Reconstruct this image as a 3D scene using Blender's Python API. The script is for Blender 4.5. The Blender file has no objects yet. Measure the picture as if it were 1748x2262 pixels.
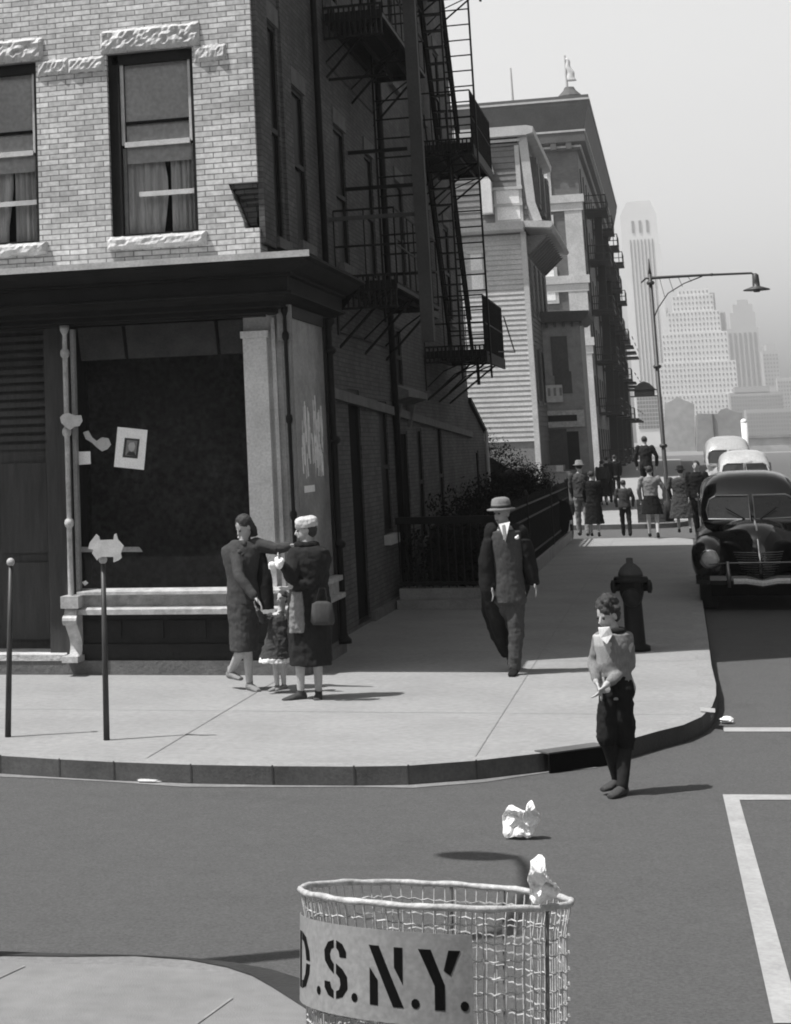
import bpy, bmesh, math, random
import numpy as np
from mathutils import Vector, Matrix
random.seed(7)
S = bpy.context.scene
COL = S.collection

# ------------------------------------------------------------ camera
IW, IH = 1748.0, 2262.0
F_, PX_, PY_ = 4015.0, 285.0, 335.0
YAW, PITCH, ROLL = -.2845, .1669, -.0317
CAMH = 2.17
cy, sy, cp, sp = math.cos(YAW), math.sin(YAW), math.cos(PITCH), math.sin(PITCH)
FW = Vector((sy*cp, cy*cp, sp)); RT0 = Vector((cy, -sy, 0)); UP0 = RT0.cross(FW)
cr, sr = math.cos(ROLL), math.sin(ROLL)
RT = cr*RT0+sr*UP0; UPV = cr*UP0-sr*RT0
cam = bpy.data.cameras.new('camera'); co = bpy.data.objects.new('camera', cam); COL.objects.link(co)
co.matrix_world = Matrix(((RT.x, UPV.x, -FW.x, 0), (RT.y, UPV.y, -FW.y, 0), (RT.z, UPV.z, -FW.z, CAMH), (0, 0, 0, 1)))
cam.sensor_fit = 'VERTICAL'; cam.sensor_height = 36; cam.lens = F_/IH*36
cam.shift_x = (IW/2-PX_)/IH; cam.shift_y = -(IH/2-PY_)/IH
cam.clip_start = .1; cam.clip_end = 9000
S.camera = co
# ------------------------------------------------------------ light
SUN_AZ = math.radians(30)      # light travels towards +X, turning towards +Y by this
SUN_EL = math.radians(64.5)
sd = Vector((math.cos(SUN_EL)*math.cos(SUN_AZ), math.cos(SUN_EL)*math.sin(SUN_AZ), -math.sin(SUN_EL)))
sl = bpy.data.lights.new('sun', 'SUN'); sl.energy = 2.85; sl.angle = math.radians(.5); sl.color = (1, .99, .98)
so = bpy.data.objects.new('sun', sl); COL.objects.link(so); so.rotation_euler = sd.to_track_quat('-Z', 'Y').to_euler()
so.location = (0, 0, 60)
W = bpy.data.worlds.new('World'); S.world = W; W.use_nodes = True
nt = W.node_tree; nt.nodes.clear()
sk = nt.nodes.new('ShaderNodeTexSky'); sk.sky_type = 'NISHITA'; sk.sun_disc = False
sk.sun_elevation = SUN_EL; sk.sun_rotation = math.atan2(-sd.x, -sd.y); sk.dust_density = 6; sk.air_density = 1.0
bw = nt.nodes.new('ShaderNodeRGBToBW'); bg = nt.nodes.new('ShaderNodeBackground'); wo = nt.nodes.new('ShaderNodeOutputWorld')
bg.inputs['Strength'].default_value = .15
# summer haze: the sky is brightest low down and falls off towards the zenith
tcw = nt.nodes.new('ShaderNodeTexCoord'); sxw = nt.nodes.new('ShaderNodeSeparateXYZ'); mrw = nt.nodes.new('ShaderNodeMapRange'); mw = nt.nodes.new('ShaderNodeMath'); mw.operation = 'MULTIPLY'
mrw.interpolation_type = 'SMOOTHSTEP'
for i_, v_ in ((1, .22), (2, .75), (3, 1.25), (4, .2)): mrw.inputs[i_].default_value = v_
nt.links.new(tcw.outputs['Generated'], sxw.inputs[0]); nt.links.new(sxw.outputs['Z'], mrw.inputs[0])
nt.links.new(sk.outputs[0], bw.inputs[0]); nt.links.new(bw.outputs[0], mw.inputs[0]); nt.links.new(mrw.outputs[0], mw.inputs[1])
mrh = nt.nodes.new('ShaderNodeMapRange'); mh2 = nt.nodes.new('ShaderNodeMath'); mh2.operation = 'MULTIPLY'
for i_, v_ in ((1, 0.), (2, .17), (3, 1.22), (4, 1.)): mrh.inputs[i_].default_value = v_
nt.links.new(sxw.outputs['Z'], mrh.inputs[0]); nt.links.new(mw.outputs[0], mh2.inputs[0]); nt.links.new(mrh.outputs[0], mh2.inputs[1]); nt.links.new(mh2.outputs[0], bg.inputs[0]); nt.links.new(bg.outputs[0], wo.inputs[0])
S.view_settings.view_transform = 'Standard'; S.view_settings.look = 'None'
S.view_settings.exposure = 1.07; S.view_settings.gamma = 1
S.render.engine = 'CYCLES'
try:
    S.cycles.filter_width = 1.9
except Exception: pass

# pixel (of the 1748x2262 photograph) -> world point on a plane
def ray(x, y): return (FW*F_+RT*(x-PX_)-UPV*(y-PY_))/F_
def AY(x, y, Y): d = ray(x, y); t = Y/d.y; return Vector((d.x*t, Y, d.z*t+CAMH))
def AX(x, y, X): d = ray(x, y); t = X/d.x; return Vector((X, d.y*t, d.z*t+CAMH))
def AZ(x, y, Z=0.0): d = ray(x, y); t = (Z-CAMH)/d.z; return Vector((d.x*t, d.y*t, Z))
K = 1748/1688.0
ROAD = -.135

# ------------------------------------------------------------ materials
def newmat(n):
    m = bpy.data.materials.new(n); m.use_nodes = True
    t = m.node_tree; b = t.nodes['Principled BSDF']
    return m, t, b
def nd(t, k, **kw):
    n = t.nodes.new(k)
    for a, v in kw.items():
        if a in n.inputs.keys(): n.inputs[a].default_value = v
        else: setattr(n, a, v)
    return n
def gmat(n, v, rough=.8, var=.25, scale=3.0, bump=.0, bscale=60., metal=0., stretch=(1, 1, 1), spec=.5, fine=.15, spots=0., sscale=5.):
    m, t, b = newmat(n)
    tc = nd(t, 'ShaderNodeTexCoord'); mp = nd(t, 'ShaderNodeMapping'); mp.inputs['Scale'].default_value = stretch
    t.links.new(tc.outputs['Object'], mp.inputs[0])
    n1 = nd(t, 'ShaderNodeTexNoise'); n1.inputs['Scale'].default_value = scale; n1.inputs['Detail'].default_value = 6; n1.inputs['Roughness'].default_value = .65
    n2 = nd(t, 'ShaderNodeTexNoise'); n2.inputs['Scale'].default_value = scale*14; n2.inputs['Detail'].default_value = 4
    t.links.new(mp.outputs[0], n1.inputs['Vector']); t.links.new(mp.outputs[0], n2.inputs['Vector'])
    mr = nd(t, 'ShaderNodeMapRange'); mr.inputs[1].default_value = .3; mr.inputs[2].default_value = .7
    mr.inputs[3].default_value = v*(1-var); mr.inputs[4].default_value = v*(1+var)
    t.links.new(n1.outputs['Fac'], mr.inputs[0])
    mr2 = nd(t, 'ShaderNodeMapRange'); mr2.inputs[1].default_value = .3; mr2.inputs[2].default_value = .7
    mr2.inputs[3].default_value = 1-fine; mr2.inputs[4].default_value = 1+fine
    t.links.new(n2.outputs['Fac'], mr2.inputs[0])
    mu = nd(t, 'ShaderNodeMath', operation='MULTIPLY'); t.links.new(mr.outputs[0], mu.inputs[0]); t.links.new(mr2.outputs[0], mu.inputs[1])
    last = mu
    if spots:
        for q_, (sc_, lo_, hi_) in enumerate(((sscale, .58, .72), (sscale*9, .64, .7))):
            ns = nd(t, 'ShaderNodeTexNoise'); ns.inputs['Scale'].default_value = sc_; ns.inputs['Detail'].default_value = 8; ns.inputs['Roughness'].default_value = .7
            t.links.new(mp.outputs[0], ns.inputs['Vector'])
            ms_ = nd(t, 'ShaderNodeMapRange'); ms_.inputs[1].default_value = lo_; ms_.inputs[2].default_value = hi_; ms_.inputs[3].default_value = 1; ms_.inputs[4].default_value = 1-spots
            t.links.new(ns.outputs['Fac'], ms_.inputs[0]); m2 = nd(t, 'ShaderNodeMath', operation='MULTIPLY'); t.links.new(last.outputs[0], m2.inputs[0]); t.links.new(ms_.outputs[0], m2.inputs[1]); last = m2
    t.links.new(last.outputs[0], b.inputs['Base Color'])
    b.inputs['Roughness'].default_value = rough; b.inputs['Metallic'].default_value = metal
    b.inputs['Specular IOR Level'].default_value = spec
    if bump:
        nb = nd(t, 'ShaderNodeTexNoise'); nb.inputs['Scale'].default_value = bscale; nb.inputs['Detail'].default_value = 5
        t.links.new(mp.outputs[0], nb.inputs['Vector'])
        bp = nd(t, 'ShaderNodeBump'); bp.inputs['Strength'].default_value = bump; bp.inputs['Distance'].default_value = .02
        t.links.new(nb.outputs['Fac'], bp.inputs['Height']); t.links.new(bp.outputs[0], b.inputs['Normal'])
    return m
def brickmat(n, c1, c2, mortar, axis='XZ', bw_=.2, bh=.0575, ms=.006, rough=.6, bump=.6, grime=.35, bias=0.):
    m, t, b = newmat(n)
    tc = nd(t, 'ShaderNodeTexCoord'); sx = nd(t, 'ShaderNodeSeparateXYZ'); cx = nd(t, 'ShaderNodeCombineXYZ')
    t.links.new(tc.outputs['Object'], sx.inputs[0])
    t.links.new(sx.outputs['X' if axis == 'XZ' else 'Y'], cx.inputs['X']); t.links.new(sx.outputs['Z'], cx.inputs['Y'])
    # tiny wobble so that courses are not ruled
    nw = nd(t, 'ShaderNodeTexNoise'); nw.inputs['Scale'].default_value = 2.2; t.links.new(tc.outputs['Object'], nw.inputs['Vector'])
    vs = nd(t, 'ShaderNodeVectorMath', operation='MULTIPLY_ADD'); vs.inputs[1].default_value = (.012, .012, 0)
    t.links.new(nw.outputs['Color'], vs.inputs[0]); t.links.new(cx.outputs[0], vs.inputs[2])
    br = nd(t, 'ShaderNodeTexBrick'); br.offset = .5
    br.inputs['Scale'].default_value = 1; br.inputs['Brick Width'].default_value = bw_; br.inputs['Row Height'].default_value = bh
    br.inputs['Mortar Size'].default_value = ms; br.inputs['Mortar Smooth'].default_value = .25; br.inputs['Bias'].default_value = bias
    for k, v in (('Color1', c1), ('Color2', c2), ('Mortar', mortar)): br.inputs[k].default_value = (v, v, v, 1)
    t.links.new(vs.outputs[0], br.inputs['Vector'])
    n1 = nd(t, 'ShaderNodeTexNoise'); n1.inputs['Scale'].default_value = 1.1; n1.inputs['Detail'].default_value = 7; n1.inputs['Roughness'].default_value = .7
    t.links.new(tc.outputs['Object'], n1.inputs['Vector'])
    mr = nd(t, 'ShaderNodeMapRange'); mr.inputs[1].default_value = .32; mr.inputs[2].default_value = .7; mr.inputs[3].default_value = 1-grime; mr.inputs[4].default_value = 1.12
    t.links.new(n1.outputs['Fac'], mr.inputs[0])
    n3 = nd(t, 'ShaderNodeTexNoise'); n3.inputs['Scale'].default_value = 22; n3.inputs['Detail'].default_value = 4
    t.links.new(tc.outputs['Object'], n3.inputs['Vector'])
    mr3 = nd(t, 'ShaderNodeMapRange'); mr3.inputs[1].default_value = .3; mr3.inputs[2].default_value = .7; mr3.inputs[3].default_value = .8; mr3.inputs[4].default_value = 1.15
    t.links.new(n3.outputs['Fac'], mr3.inputs[0])
    mu = nd(t, 'ShaderNodeMath', operation='MULTIPLY'); t.links.new(mr.outputs[0], mu.inputs[0]); t.links.new(mr3.outputs[0], mu.inputs[1])
    mx = nd(t, 'ShaderNodeVectorMath', operation='SCALE'); t.links.new(br.outputs['Color'], mx.inputs[0]); t.links.new(mu.outputs[0], mx.inputs['Scale'])
    t.links.new(mx.outputs[0], b.inputs['Base Color'])
    b.inputs['Roughness'].default_value = rough
    inv = nd(t, 'ShaderNodeMath', operation='SUBTRACT'); inv.inputs[0].default_value = 1; t.links.new(br.outputs['Fac'], inv.inputs[1])
    bp = nd(t, 'ShaderNodeBump'); bp.inputs['Strength'].default_value = bump; bp.inputs['Distance'].default_value = .012
    t.links.new(inv.outputs[0], bp.inputs['Height']); t.links.new(bp.outputs[0], b.inputs['Normal'])
    return m
def glassmat(n, tint=.9, rough=.02):
    m = bpy.data.materials.new(n); m.use_nodes = True; t = m.node_tree; t.nodes.clear()
    o = nd(t, 'ShaderNodeOutputMaterial'); tr = nd(t, 'ShaderNodeBsdfTransparent'); gl = nd(t, 'ShaderNodeBsdfGlossy')
    tr.inputs[0].default_value = (tint, tint, tint, 1); gl.inputs['Roughness'].default_value = rough
    fr = nd(t, 'ShaderNodeFresnel'); fr.inputs['IOR'].default_value = 1.28; mix = nd(t, 'ShaderNodeMixShader')
    nz = nd(t, 'ShaderNodeTexNoise'); nz.inputs['Scale'].default_value = .8
    tc = nd(t, 'ShaderNodeTexCoord'); t.links.new(tc.outputs['Object'], nz.inputs['Vector'])
    bp = nd(t, 'ShaderNodeBump'); bp.inputs['Strength'].default_value = .05; t.links.new(nz.outputs['Fac'], bp.inputs['Height'])
    t.links.new(bp.outputs[0], gl.inputs['Normal'])
    t.links.new(fr.outputs[0], mix.inputs[0]); t.links.new(tr.outputs[0], mix.inputs[1]); t.links.new(gl.outputs[0], mix.inputs[2]); t.links.new(mix.outputs[0], o.inputs[0])
    return m
M = {}
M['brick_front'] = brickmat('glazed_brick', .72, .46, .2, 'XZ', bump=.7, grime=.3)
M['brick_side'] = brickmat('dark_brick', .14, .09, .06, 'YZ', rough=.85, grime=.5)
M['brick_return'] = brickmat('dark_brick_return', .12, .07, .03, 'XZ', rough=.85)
M['stone'] = gmat('rock_faced_stone', .5, .85, .25, 6, .9, 18)
M['stone_dark'] = gmat('side_stone', .13, .85, .3, 4, .4, 30)
M['cornice'] = gmat('dark_painted_cornice', .014, .7, .35, 3, .15, 40, spec=.15)
M['cornice_top'] = gmat('weathered_sheet_metal', .42, .6, .2, 3, .1, 40)
M['dark_paint'] = gmat('dark_paint', .018, .6, .35, 2.5, .12, 50, spec=.25)
M['grey_paint'] = gmat('grey_paint', .25, .6, .25, 3, .15, 50)
M['light_paint'] = gmat('light_paint', .62, .55, .15, 3, .1, 50)
M['iron_light'] = gmat('light_iron', .42, .5, .35, 9, .2, 60)
M['iron'] = gmat('black_iron', .01, .55, .4, 12, .2, 80, spec=.2)
M['panel_paint'] = gmat('return_panel_paint', .45, .6, .2, 3, .1, 50)
M['wood'] = gmat('dark_wood', .04, .6, .4, 3, .2, 30, stretch=(6, 6, .6))
M['shade'] = gmat('roller_shade', .75, .9, .12, 1.5)
M['sash'] = gmat('window_sash', .5, .6, .2, 5)
M['curtain'] = gmat('lace_curtain', .8, .95, .45, 9, .3, 12, stretch=(2.2, .3, .08))
M['black'] = gmat('dark_interior', .005, .9, .2, 2, spec=.08)
M['glass'] = glassmat('window_glass')
M['side_glass'] = gmat('grimy_glass', .23, .35, .45, 2.2, .05, 20, fine=.3)  # reflected bright street put into the pane as a grey base
M['pane_dark'] = gmat('dark_window_pane', .006, .5, .3, 2, spec=.15)
def gmat2(n, v, **k): return gmat(n, v, **k)
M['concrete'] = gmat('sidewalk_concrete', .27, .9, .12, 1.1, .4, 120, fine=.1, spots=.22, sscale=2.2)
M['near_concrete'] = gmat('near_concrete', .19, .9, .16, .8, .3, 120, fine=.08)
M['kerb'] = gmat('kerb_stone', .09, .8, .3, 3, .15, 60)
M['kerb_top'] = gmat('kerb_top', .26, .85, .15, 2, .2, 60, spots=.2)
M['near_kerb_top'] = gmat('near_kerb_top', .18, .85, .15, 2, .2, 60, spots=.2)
M['kerb_dark'] = gmat('kerb_iron_edge', .04, .7, .3, 3, .3, 60)
M['asphalt'] = gmat('asphalt', .112, .9, .05, 5, .8, 200, fine=.22, spec=.3, spots=.16, sscale=.9)
M['line'] = gmat('road_paint', .33, .7, .15, 3, .1, 60, fine=.12)
M['gutter'] = gmat('gutter_dust', .19, .9, .25, 2, .2, 100)
M['clap'] = gmat('clapboard_paint', .42, .7, .14, 1.5, .1, 30)
M['clap_dark'] = gmat('weathered_clapboard', .15, .7, .2, 1.5, .1, 30)  # dark copy of the siding; carries the shade of the street side
M['trim'] = gmat('pale_trim', .45, .6, .12, 2)
M['slate'] = gmat('grey_slate', .22, .8, .2, 2, .2, 20)
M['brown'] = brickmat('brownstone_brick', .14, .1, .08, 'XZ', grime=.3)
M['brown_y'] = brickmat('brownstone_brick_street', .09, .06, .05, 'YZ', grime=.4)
M['brown_trim'] = gmat('brown_cornice', .08, .8, .2, 1)
M['limestone'] = gmat('pale_limestone', .42, .8, .15, 1)
M['chrome'] = gmat('chrome', .7, .15, .1, 4, metal=1.)
M['carpaint'] = gmat('black_car_paint', .012, .12, .2, 2, spec=.7)
M['carpaint_pale'] = gmat('pale_car_paint', .36, .25, .1, 2)
M['carpaint_mid'] = gmat('tan_car_paint', .4, .25, .15, 2)
M['rubber'] = gmat('rubber', .015, .8, .2, 5)
M['white'] = gmat('white_paper', .92, .8, .05, 8, .5, 25)
M['offwhite'] = gmat('torn_paper', .5, .9, .15, 12)
M['pole'] = gmat('dark_steel_post', .03, .5, .4, 6)
M['skin'] = gmat('skin', .42, .55, .1, 12)
M['skin_dark'] = gmat('skin_shadowed', .3, .6, .1, 12)
M['hair'] = gmat('dark_hair', .03, .6, .5, 40, .6, 160, stretch=(1, 1, .25))
M['hair_grey'] = gmat('pale_hair', .45, .7, .3, 40, .6, 120)
M['leaf'] = gmat('ivy_leaf', .008, .9, .5, 9, spec=.08)
def fab(n, v): M[n] = gmat(n, v, .95, .12, 7, .55, 15, stretch=(1, 1, .28), spec=.2)
for n, v in (('cloth_black', .012), ('cloth_dark', .02), ('cloth_char', .055), ('cloth_grey', .058), ('cloth_mid', .22), ('cloth_light', .21), ('cloth_white', .8), ('felt_hat', .2), ('felt_pale', .5), ('felt_band', .04)): fab(n, v)

# ------------------------------------------------------------ mesh builder
class MB:
    def __init__(s): s.v = []; s.f = []; s.mi = []; s.cur = 0
    def _add(s, vs, fs):
        o = len(s.v); s.v += [tuple(v) for v in vs]
        for f in fs: s.f.append(tuple(i+o for i in f)); s.mi.append(s.cur)
        return s
    def box(s, x0, x1, y0, y1, z0, z1):
        x0, x1 = sorted((x0, x1)); y0, y1 = sorted((y0, y1)); z0, z1 = sorted((z0, z1))
        v = [(x, y, z) for z in (z0, z1) for y in (y0, y1) for x in (x0, x1)]
        return s._add(v, [(0, 2, 3, 1), (4, 5, 7, 6), (0, 1, 5, 4), (2, 6, 7, 3), (0, 4, 6, 2), (1, 3, 7, 5)])
    def prism(s, pts, axis, a, b):
        # pts 2D polygon; axis the extrusion axis
        def P(u, v, w): return {'x': (w, u, v), 'y': (u, w, v), 'z': (u, v, w)}[axis]
        n = len(pts); v = [P(u, w, a) for u, w in pts]+[P(u, w, b) for u, w in pts]
        f = [tuple(range(n)), tuple(range(2*n-1, n-1, -1))]
        f += [(i, (i+1) % n, n+(i+1) % n, n+i) for i in range(n)]
        return s._add(v, f)
    def tube(s, pts, r, n=8, closed=False, cap=True):
        pts = [Vector(p) for p in pts]; m = len(pts)
        rs = r if isinstance(r, (list, tuple)) else [r]*m
        vs = []; prev = None
        for i, p in enumerate(pts):
            a = pts[(i-1) % m] if (i > 0 or closed) else p; b = pts[(i+1) % m] if (i < m-1 or closed) else p
            d = (b-a); d = d.normalized() if d.length > 1e-9 else Vector((0, 0, 1))
            if prev is None:
                e = Vector((0, 0, 1)) if abs(d.z) < .9 else Vector((1, 0, 0)); u = d.cross(e).normalized()
            else:
                u = (prev-d*prev.dot(d)); u = u.normalized() if u.length > 1e-6 else prev
            prev = u; w = d.cross(u)
            vs += [p+(u*math.cos(2*math.pi*k/n)+w*math.sin(2*math.pi*k/n))*rs[i] for k in range(n)]
        fs = []
        for i in range(m if closed else m-1):
            for k in range(n):
                a = i*n+k; b = i*n+(k+1) % n; c = ((i+1) % m)*n+(k+1) % n; d = ((i+1) % m)*n+k
                fs.append((a, b, c, d))
        if cap and not closed: fs += [tuple(range(n-1, -1, -1)), tuple(range((m-1)*n, m*n))]
        return s._add(vs, fs)
    def lathe(s, prof, c=(0, 0, 0), n=24):
        c = Vector(c); vs = []; m = len(prof)
        for r, z in prof: vs += [c+Vector((r*math.cos(2*math.pi*k/n), r*math.sin(2*math.pi*k/n), z)) for k in range(n)]
        fs = [(i*n+k, i*n+(k+1) % n, (i+1)*n+(k+1) % n, (i+1)*n+k) for i in range(m-1) for k in range(n)]
        fs += [tuple(range(n-1, -1, -1)), tuple(range((m-1)*n, m*n))]
        return s._add(vs, fs)
    def loft(s, secs, n=20, p=2.0):
        # secs: (center, rx, ry, ux, uy) rx along ux ; superellipse power p
        vs = []; m = len(secs)
        for sec in secs:
            c, rx, ry = Vector(sec[0]), sec[1], sec[2]
            ux = Vector(sec[3]) if len(sec) > 3 else Vector((1, 0, 0)); uy = Vector(sec[4]) if len(sec) > 4 else Vector((0, 1, 0))
            for k in range(n):
                a = 2*math.pi*k/n; ca, sa = math.cos(a), math.sin(a)
                x = math.copysign(abs(ca)**(2/p), ca); y = math.copysign(abs(sa)**(2/p), sa)
                vs.append(c+ux*(rx*x)+uy*(ry*y))
        fs = [(i*n+k, i*n+(k+1) % n, (i+1)*n+(k+1) % n, (i+1)*n+k) for i in range(m-1) for k in range(n)]
        fs += [tuple(range(n-1, -1, -1)), tuple(range((m-1)*n, m*n))]
        return s._add(vs, fs)
    def ball(s, c, r, n=14, m=9, rot=None):
        c = Vector(c); r = Vector(r) if not isinstance(r, (int, float)) else Vector((r, r, r)); vs = []
        R3 = rot or Matrix.Identity(3)
        for i in range(m+1):
            t = math.pi*(i+.001)/(m+.002)
            for k in range(n):
                a = 2*math.pi*k/n
                vs.append(c+R3 @ Vector((r.x*math.sin(t)*math.cos(a), r.y*math.sin(t)*math.sin(a), r.z*math.cos(t))))
        fs = [(i*n+k, (i+1)*n+k, (i+1)*n+(k+1) % n, i*n+(k+1) % n) for i in range(m) for k in range(n)]
        fs += [tuple(range(n)), tuple(range((m+1)*n-1, m*n-1, -1))]
        return s._add(vs, fs)
    def caps(s, a, b, ra, rb=None, n=10):
        # tapered capsule
        rb = ra if rb is None else rb; a = Vector(a); b = Vector(b); d = b-a
        L = max(d.length, 1e-6); d = d/L; pts = []; rs = []
        for t in (1.0, .8, .5): pts.append(a-d*ra*t*.98); rs.append(ra*math.sqrt(max(1-t*t, .004)))
        pts += [a, b]; rs += [ra, rb]
        for t in (.5, .8, 1.0): pts.append(b+d*rb*t*.98); rs.append(rb*math.sqrt(max(1-t*t, .004)))
        return s.tube(pts, rs, n)
    def quad(s, a, b, c, d): return s._add([a, b, c, d], [(0, 1, 2, 3)])
    def obj(s, name, mat, parent=None, smooth=False, remesh=0, disp=0, dscale=.1, subsurf=0, smoothit=0, bevel=0, fixn=True):
        me = bpy.data.meshes.new(name); me.from_pydata(s.v, [], s.f)
        mats = mat if isinstance(mat, (list, tuple)) else [mat]
        for mm in mats: me.materials.append(M[mm] if isinstance(mm, str) else mm)
        if len(mats) > 1:
            for p, i in zip(me.polygons, s.mi): p.material_index = i
        if fixn:
            bm = bmesh.new(); bm.from_mesh(me); bmesh.ops.recalc_face_normals(bm, faces=bm.faces); bm.to_mesh(me); bm.free()
        if smooth:
            for p in me.polygons: p.use_smooth = True
        o = bpy.data.objects.new(name, me); COL.objects.link(o)
        if parent is not None:
            o.parent = parent; o.matrix_parent_inverse = root_inv(parent)
        if bevel:
            b = o.modifiers.new('bevel', 'BEVEL'); b.width = bevel; b.segments = 2; b.limit_method = 'ANGLE'
        if remesh:
            r = o.modifiers.new('remesh', 'REMESH'); r.mode = 'VOXEL'; r.voxel_size = remesh; r.use_smooth_shade = True
        if smoothit:
            q = o.modifiers.new('smooth', 'SMOOTH'); q.factor = .5; q.iterations = smoothit
        if subsurf:
            q = o.modifiers.new('sub', 'SUBSURF'); q.levels = subsurf; q.render_levels = subsurf
        if disp:
            tx = bpy.data.textures.new(name+'_folds', 'CLOUDS'); tx.noise_scale = dscale
            q = o.modifiers.new('folds', 'DISPLACE'); q.texture = tx; q.strength = disp; q.mid_level = .5
        return o
def root_inv(p):
    m = Matrix.Identity(4); q = p
    while q is not None:
        m = Matrix.Translation(q.location) @ m; q = None
    # only roots carry a location; parts sit at their root's frame
    if p.parent is not None: return Matrix.Identity(4)
    return m.inverted()
def thing(name, label, cat, loc=(0, 0, 0), group=None, kind=None):
    o = bpy.data.objects.new(name, None); COL.objects.link(o); o.location = loc; o.empty_display_size = .2
    return tag(o, label, cat, group, kind)
def tag(o, label=None, cat=None, group=None, kind=None):
    if label: o['label'] = label
    if cat: o['category'] = cat
    if group: o['group'] = group
    if kind: o['kind'] = kind
    return o
# ------------------------------------------------------------ ground
def struct(mb, name, mat, **k): return tag(mb.obj(name, mat, **k), kind='structure')
r = MB(); r.quad((-3000, -300, ROAD-.02), (3000, -300, ROAD-.02), (3000, 4000, ROAD-.02), (-3000, 4000, ROAD-.02)); struct(r, 'ground', 'gutter')
r = MB(); r.quad((-60, -20, ROAD), (60, -20, ROAD), (60, 300, ROAD), (-60, 300, ROAD)); struct(r, 'road', 'asphalt')
# far corner pavement: polygon from the kerb line seen in the photograph
kerb_px = [(0, 1668), (130, 1676), (250, 1682), (420, 1688), (600, 1691), (780, 1692), (900, 1690), (1050, 1679), (1200, 1662), (1300, 1650), (1380, 1635), (1450, 1615), (1510, 1600), (1550, 1582), (1573, 1560), (1582, 1535), (1582, 1510), (1577, 1490)]
kl = [AZ(x, y, 0) for x, y in kerb_px]
kl = [Vector((-30, kl[0].y+.3, 0))]+kl+[Vector((.15, 19.2, 0)), Vector((.16, 22, 0)), Vector((.16, 43.2, 0)), Vector((-.2, 44.0, 0)), Vector((-.9, 44.3, 0)), Vector((-30, 44.3, 0))]
def pavement(pts, name, kname, w=.15, z=0.0):
    # kerb = offset ring, slab inside
    n = len(pts); inn = []
    for i, p in enumerate(pts):
        a = pts[max(i-1, 0)]; b = pts[min(i+1, n-1)]; d = (b-a); d.z = 0; d.normalize()
        nr = Vector((-d.y, d.x, 0)); inn.append(p+nr*w)
    s = MB(); s._add([(p.x, p.y, z) for p in inn], [tuple(range(n))]); struct(s, name, 'concrete')
    kb = MB()
    for i in range(n-1):
        a, b, c, d = pts[i], pts[i+1], inn[i+1], inn[i]
        kb.cur = 1; kb.quad((a.x, a.y, z-.004), (b.x, b.y, z-.004), (c.x, c.y, z), (d.x, d.y, z)); kb.cur = 0
        o = Vector((0, 0, 0))
        kb.quad((a.x, a.y, ROAD-.01), (b.x, b.y, ROAD-.01), (b.x, b.y, z-.004), (a.x, a.y, z-.004))
        if kname == 'far_kerb' and i in (12, 15, 18): pass
    struct(kb, kname, ['kerb', 'kerb_top'])
    return inn
far_in = pavement(kl, 'pavement', 'kerb')
# darker kerb face round the corner, starts right of the drain
M['kerb_seam'] = gmat('kerb_seam', .05, .8, .3, 3)
kj = MB()
for i in range(1, 9):
    p_ = kl[i]; d_ = (kl[i+1]-kl[i-1]).normalized(); n_ = Vector((d_.y, -d_.x, 0)); a_ = p_+n_*.003; b_ = p_-n_*.15
    kj._add([tuple(a_+Vector((0, 0, ROAD+.002))), tuple(a_+d_*.012+Vector((0, 0, ROAD+.002))), tuple(a_+d_*.012+Vector((0, 0, .003))), tuple(a_+Vector((0, 0, .003))), tuple(b_+Vector((0, 0, .003))), tuple(b_+d_*.012+Vector((0, 0, .003)))], [(0, 1, 2, 3)])
struct(kj, 'kerb_joints', 'kerb_seam')
kb = MB()
ks = kl[9:24]
for a, b in zip(ks[:-1], ks[1:]):
    d = (b-a).normalized(); nr = Vector((d.y, -d.x, 0))*.006
    kb.quad((a.x+nr.x, a.y+nr.y, ROAD), (b.x+nr.x, b.y+nr.y, ROAD), (b.x+nr.x, b.y+nr.y, -.002), (a.x+nr.x, a.y+nr.y, -.002))
struct(kb, 'kerb_edge', 'kerb_dark')
# second block beyond the cross street
p2 = [Vector((-30, 51.6, 0)), Vector((-1.0, 51.6, 0)), Vector((-.3, 51.9, 0)), Vector((.1, 52.8, 0)), Vector((.16, 54, 0)), Vector((.16, 230, 0)), Vector((-30, 230, 0))]
pavement(p2, 'pavement_beyond', 'kerb_beyond')
# near pavement with its kerb, this side of the crossing
npx = [AZ(0, 2103), AZ(150, 2108), AZ(300, 2111), AZ(420, 2117), AZ(520, 2128), AZ(600, 2143), AZ(680, 2168)]
nk = [Vector((-30, 8.6, 0))]+npx+[Vector((-1.25, 7.4, 0)), Vector((-.8, 6.9, 0)), Vector((-.35, 6.2, 0)), Vector((-.05, 5.3, 0)), Vector((.1, 4.2, 0)), Vector((.16, 2, 0)), Vector((.16, -15, 0))]
nin = []
for i, p in enumerate(nk):
    a = nk[max(i-1, 0)]; b = nk[min(i+1, len(nk)-1)]; d = (b-a).normalized(); nin.append(p-Vector((-d.y, d.x, 0))*.15)
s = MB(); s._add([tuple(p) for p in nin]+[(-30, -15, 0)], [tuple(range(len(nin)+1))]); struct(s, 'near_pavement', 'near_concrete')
s = MB()
for i in range(len(nk)-1):
    a, b, c, d = nk[i], nk[i+1], nin[i+1], nin[i]
    s.cur = 1; s.quad(tuple(a), tuple(b), tuple(c), tuple(d)); s.cur = 0; s.quad((a.x, a.y, ROAD), (b.x, b.y, ROAD), tuple(b), tuple(a))
struct(s, 'near_kerb', ['kerb_dark', 'near_kerb_top'])
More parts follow.
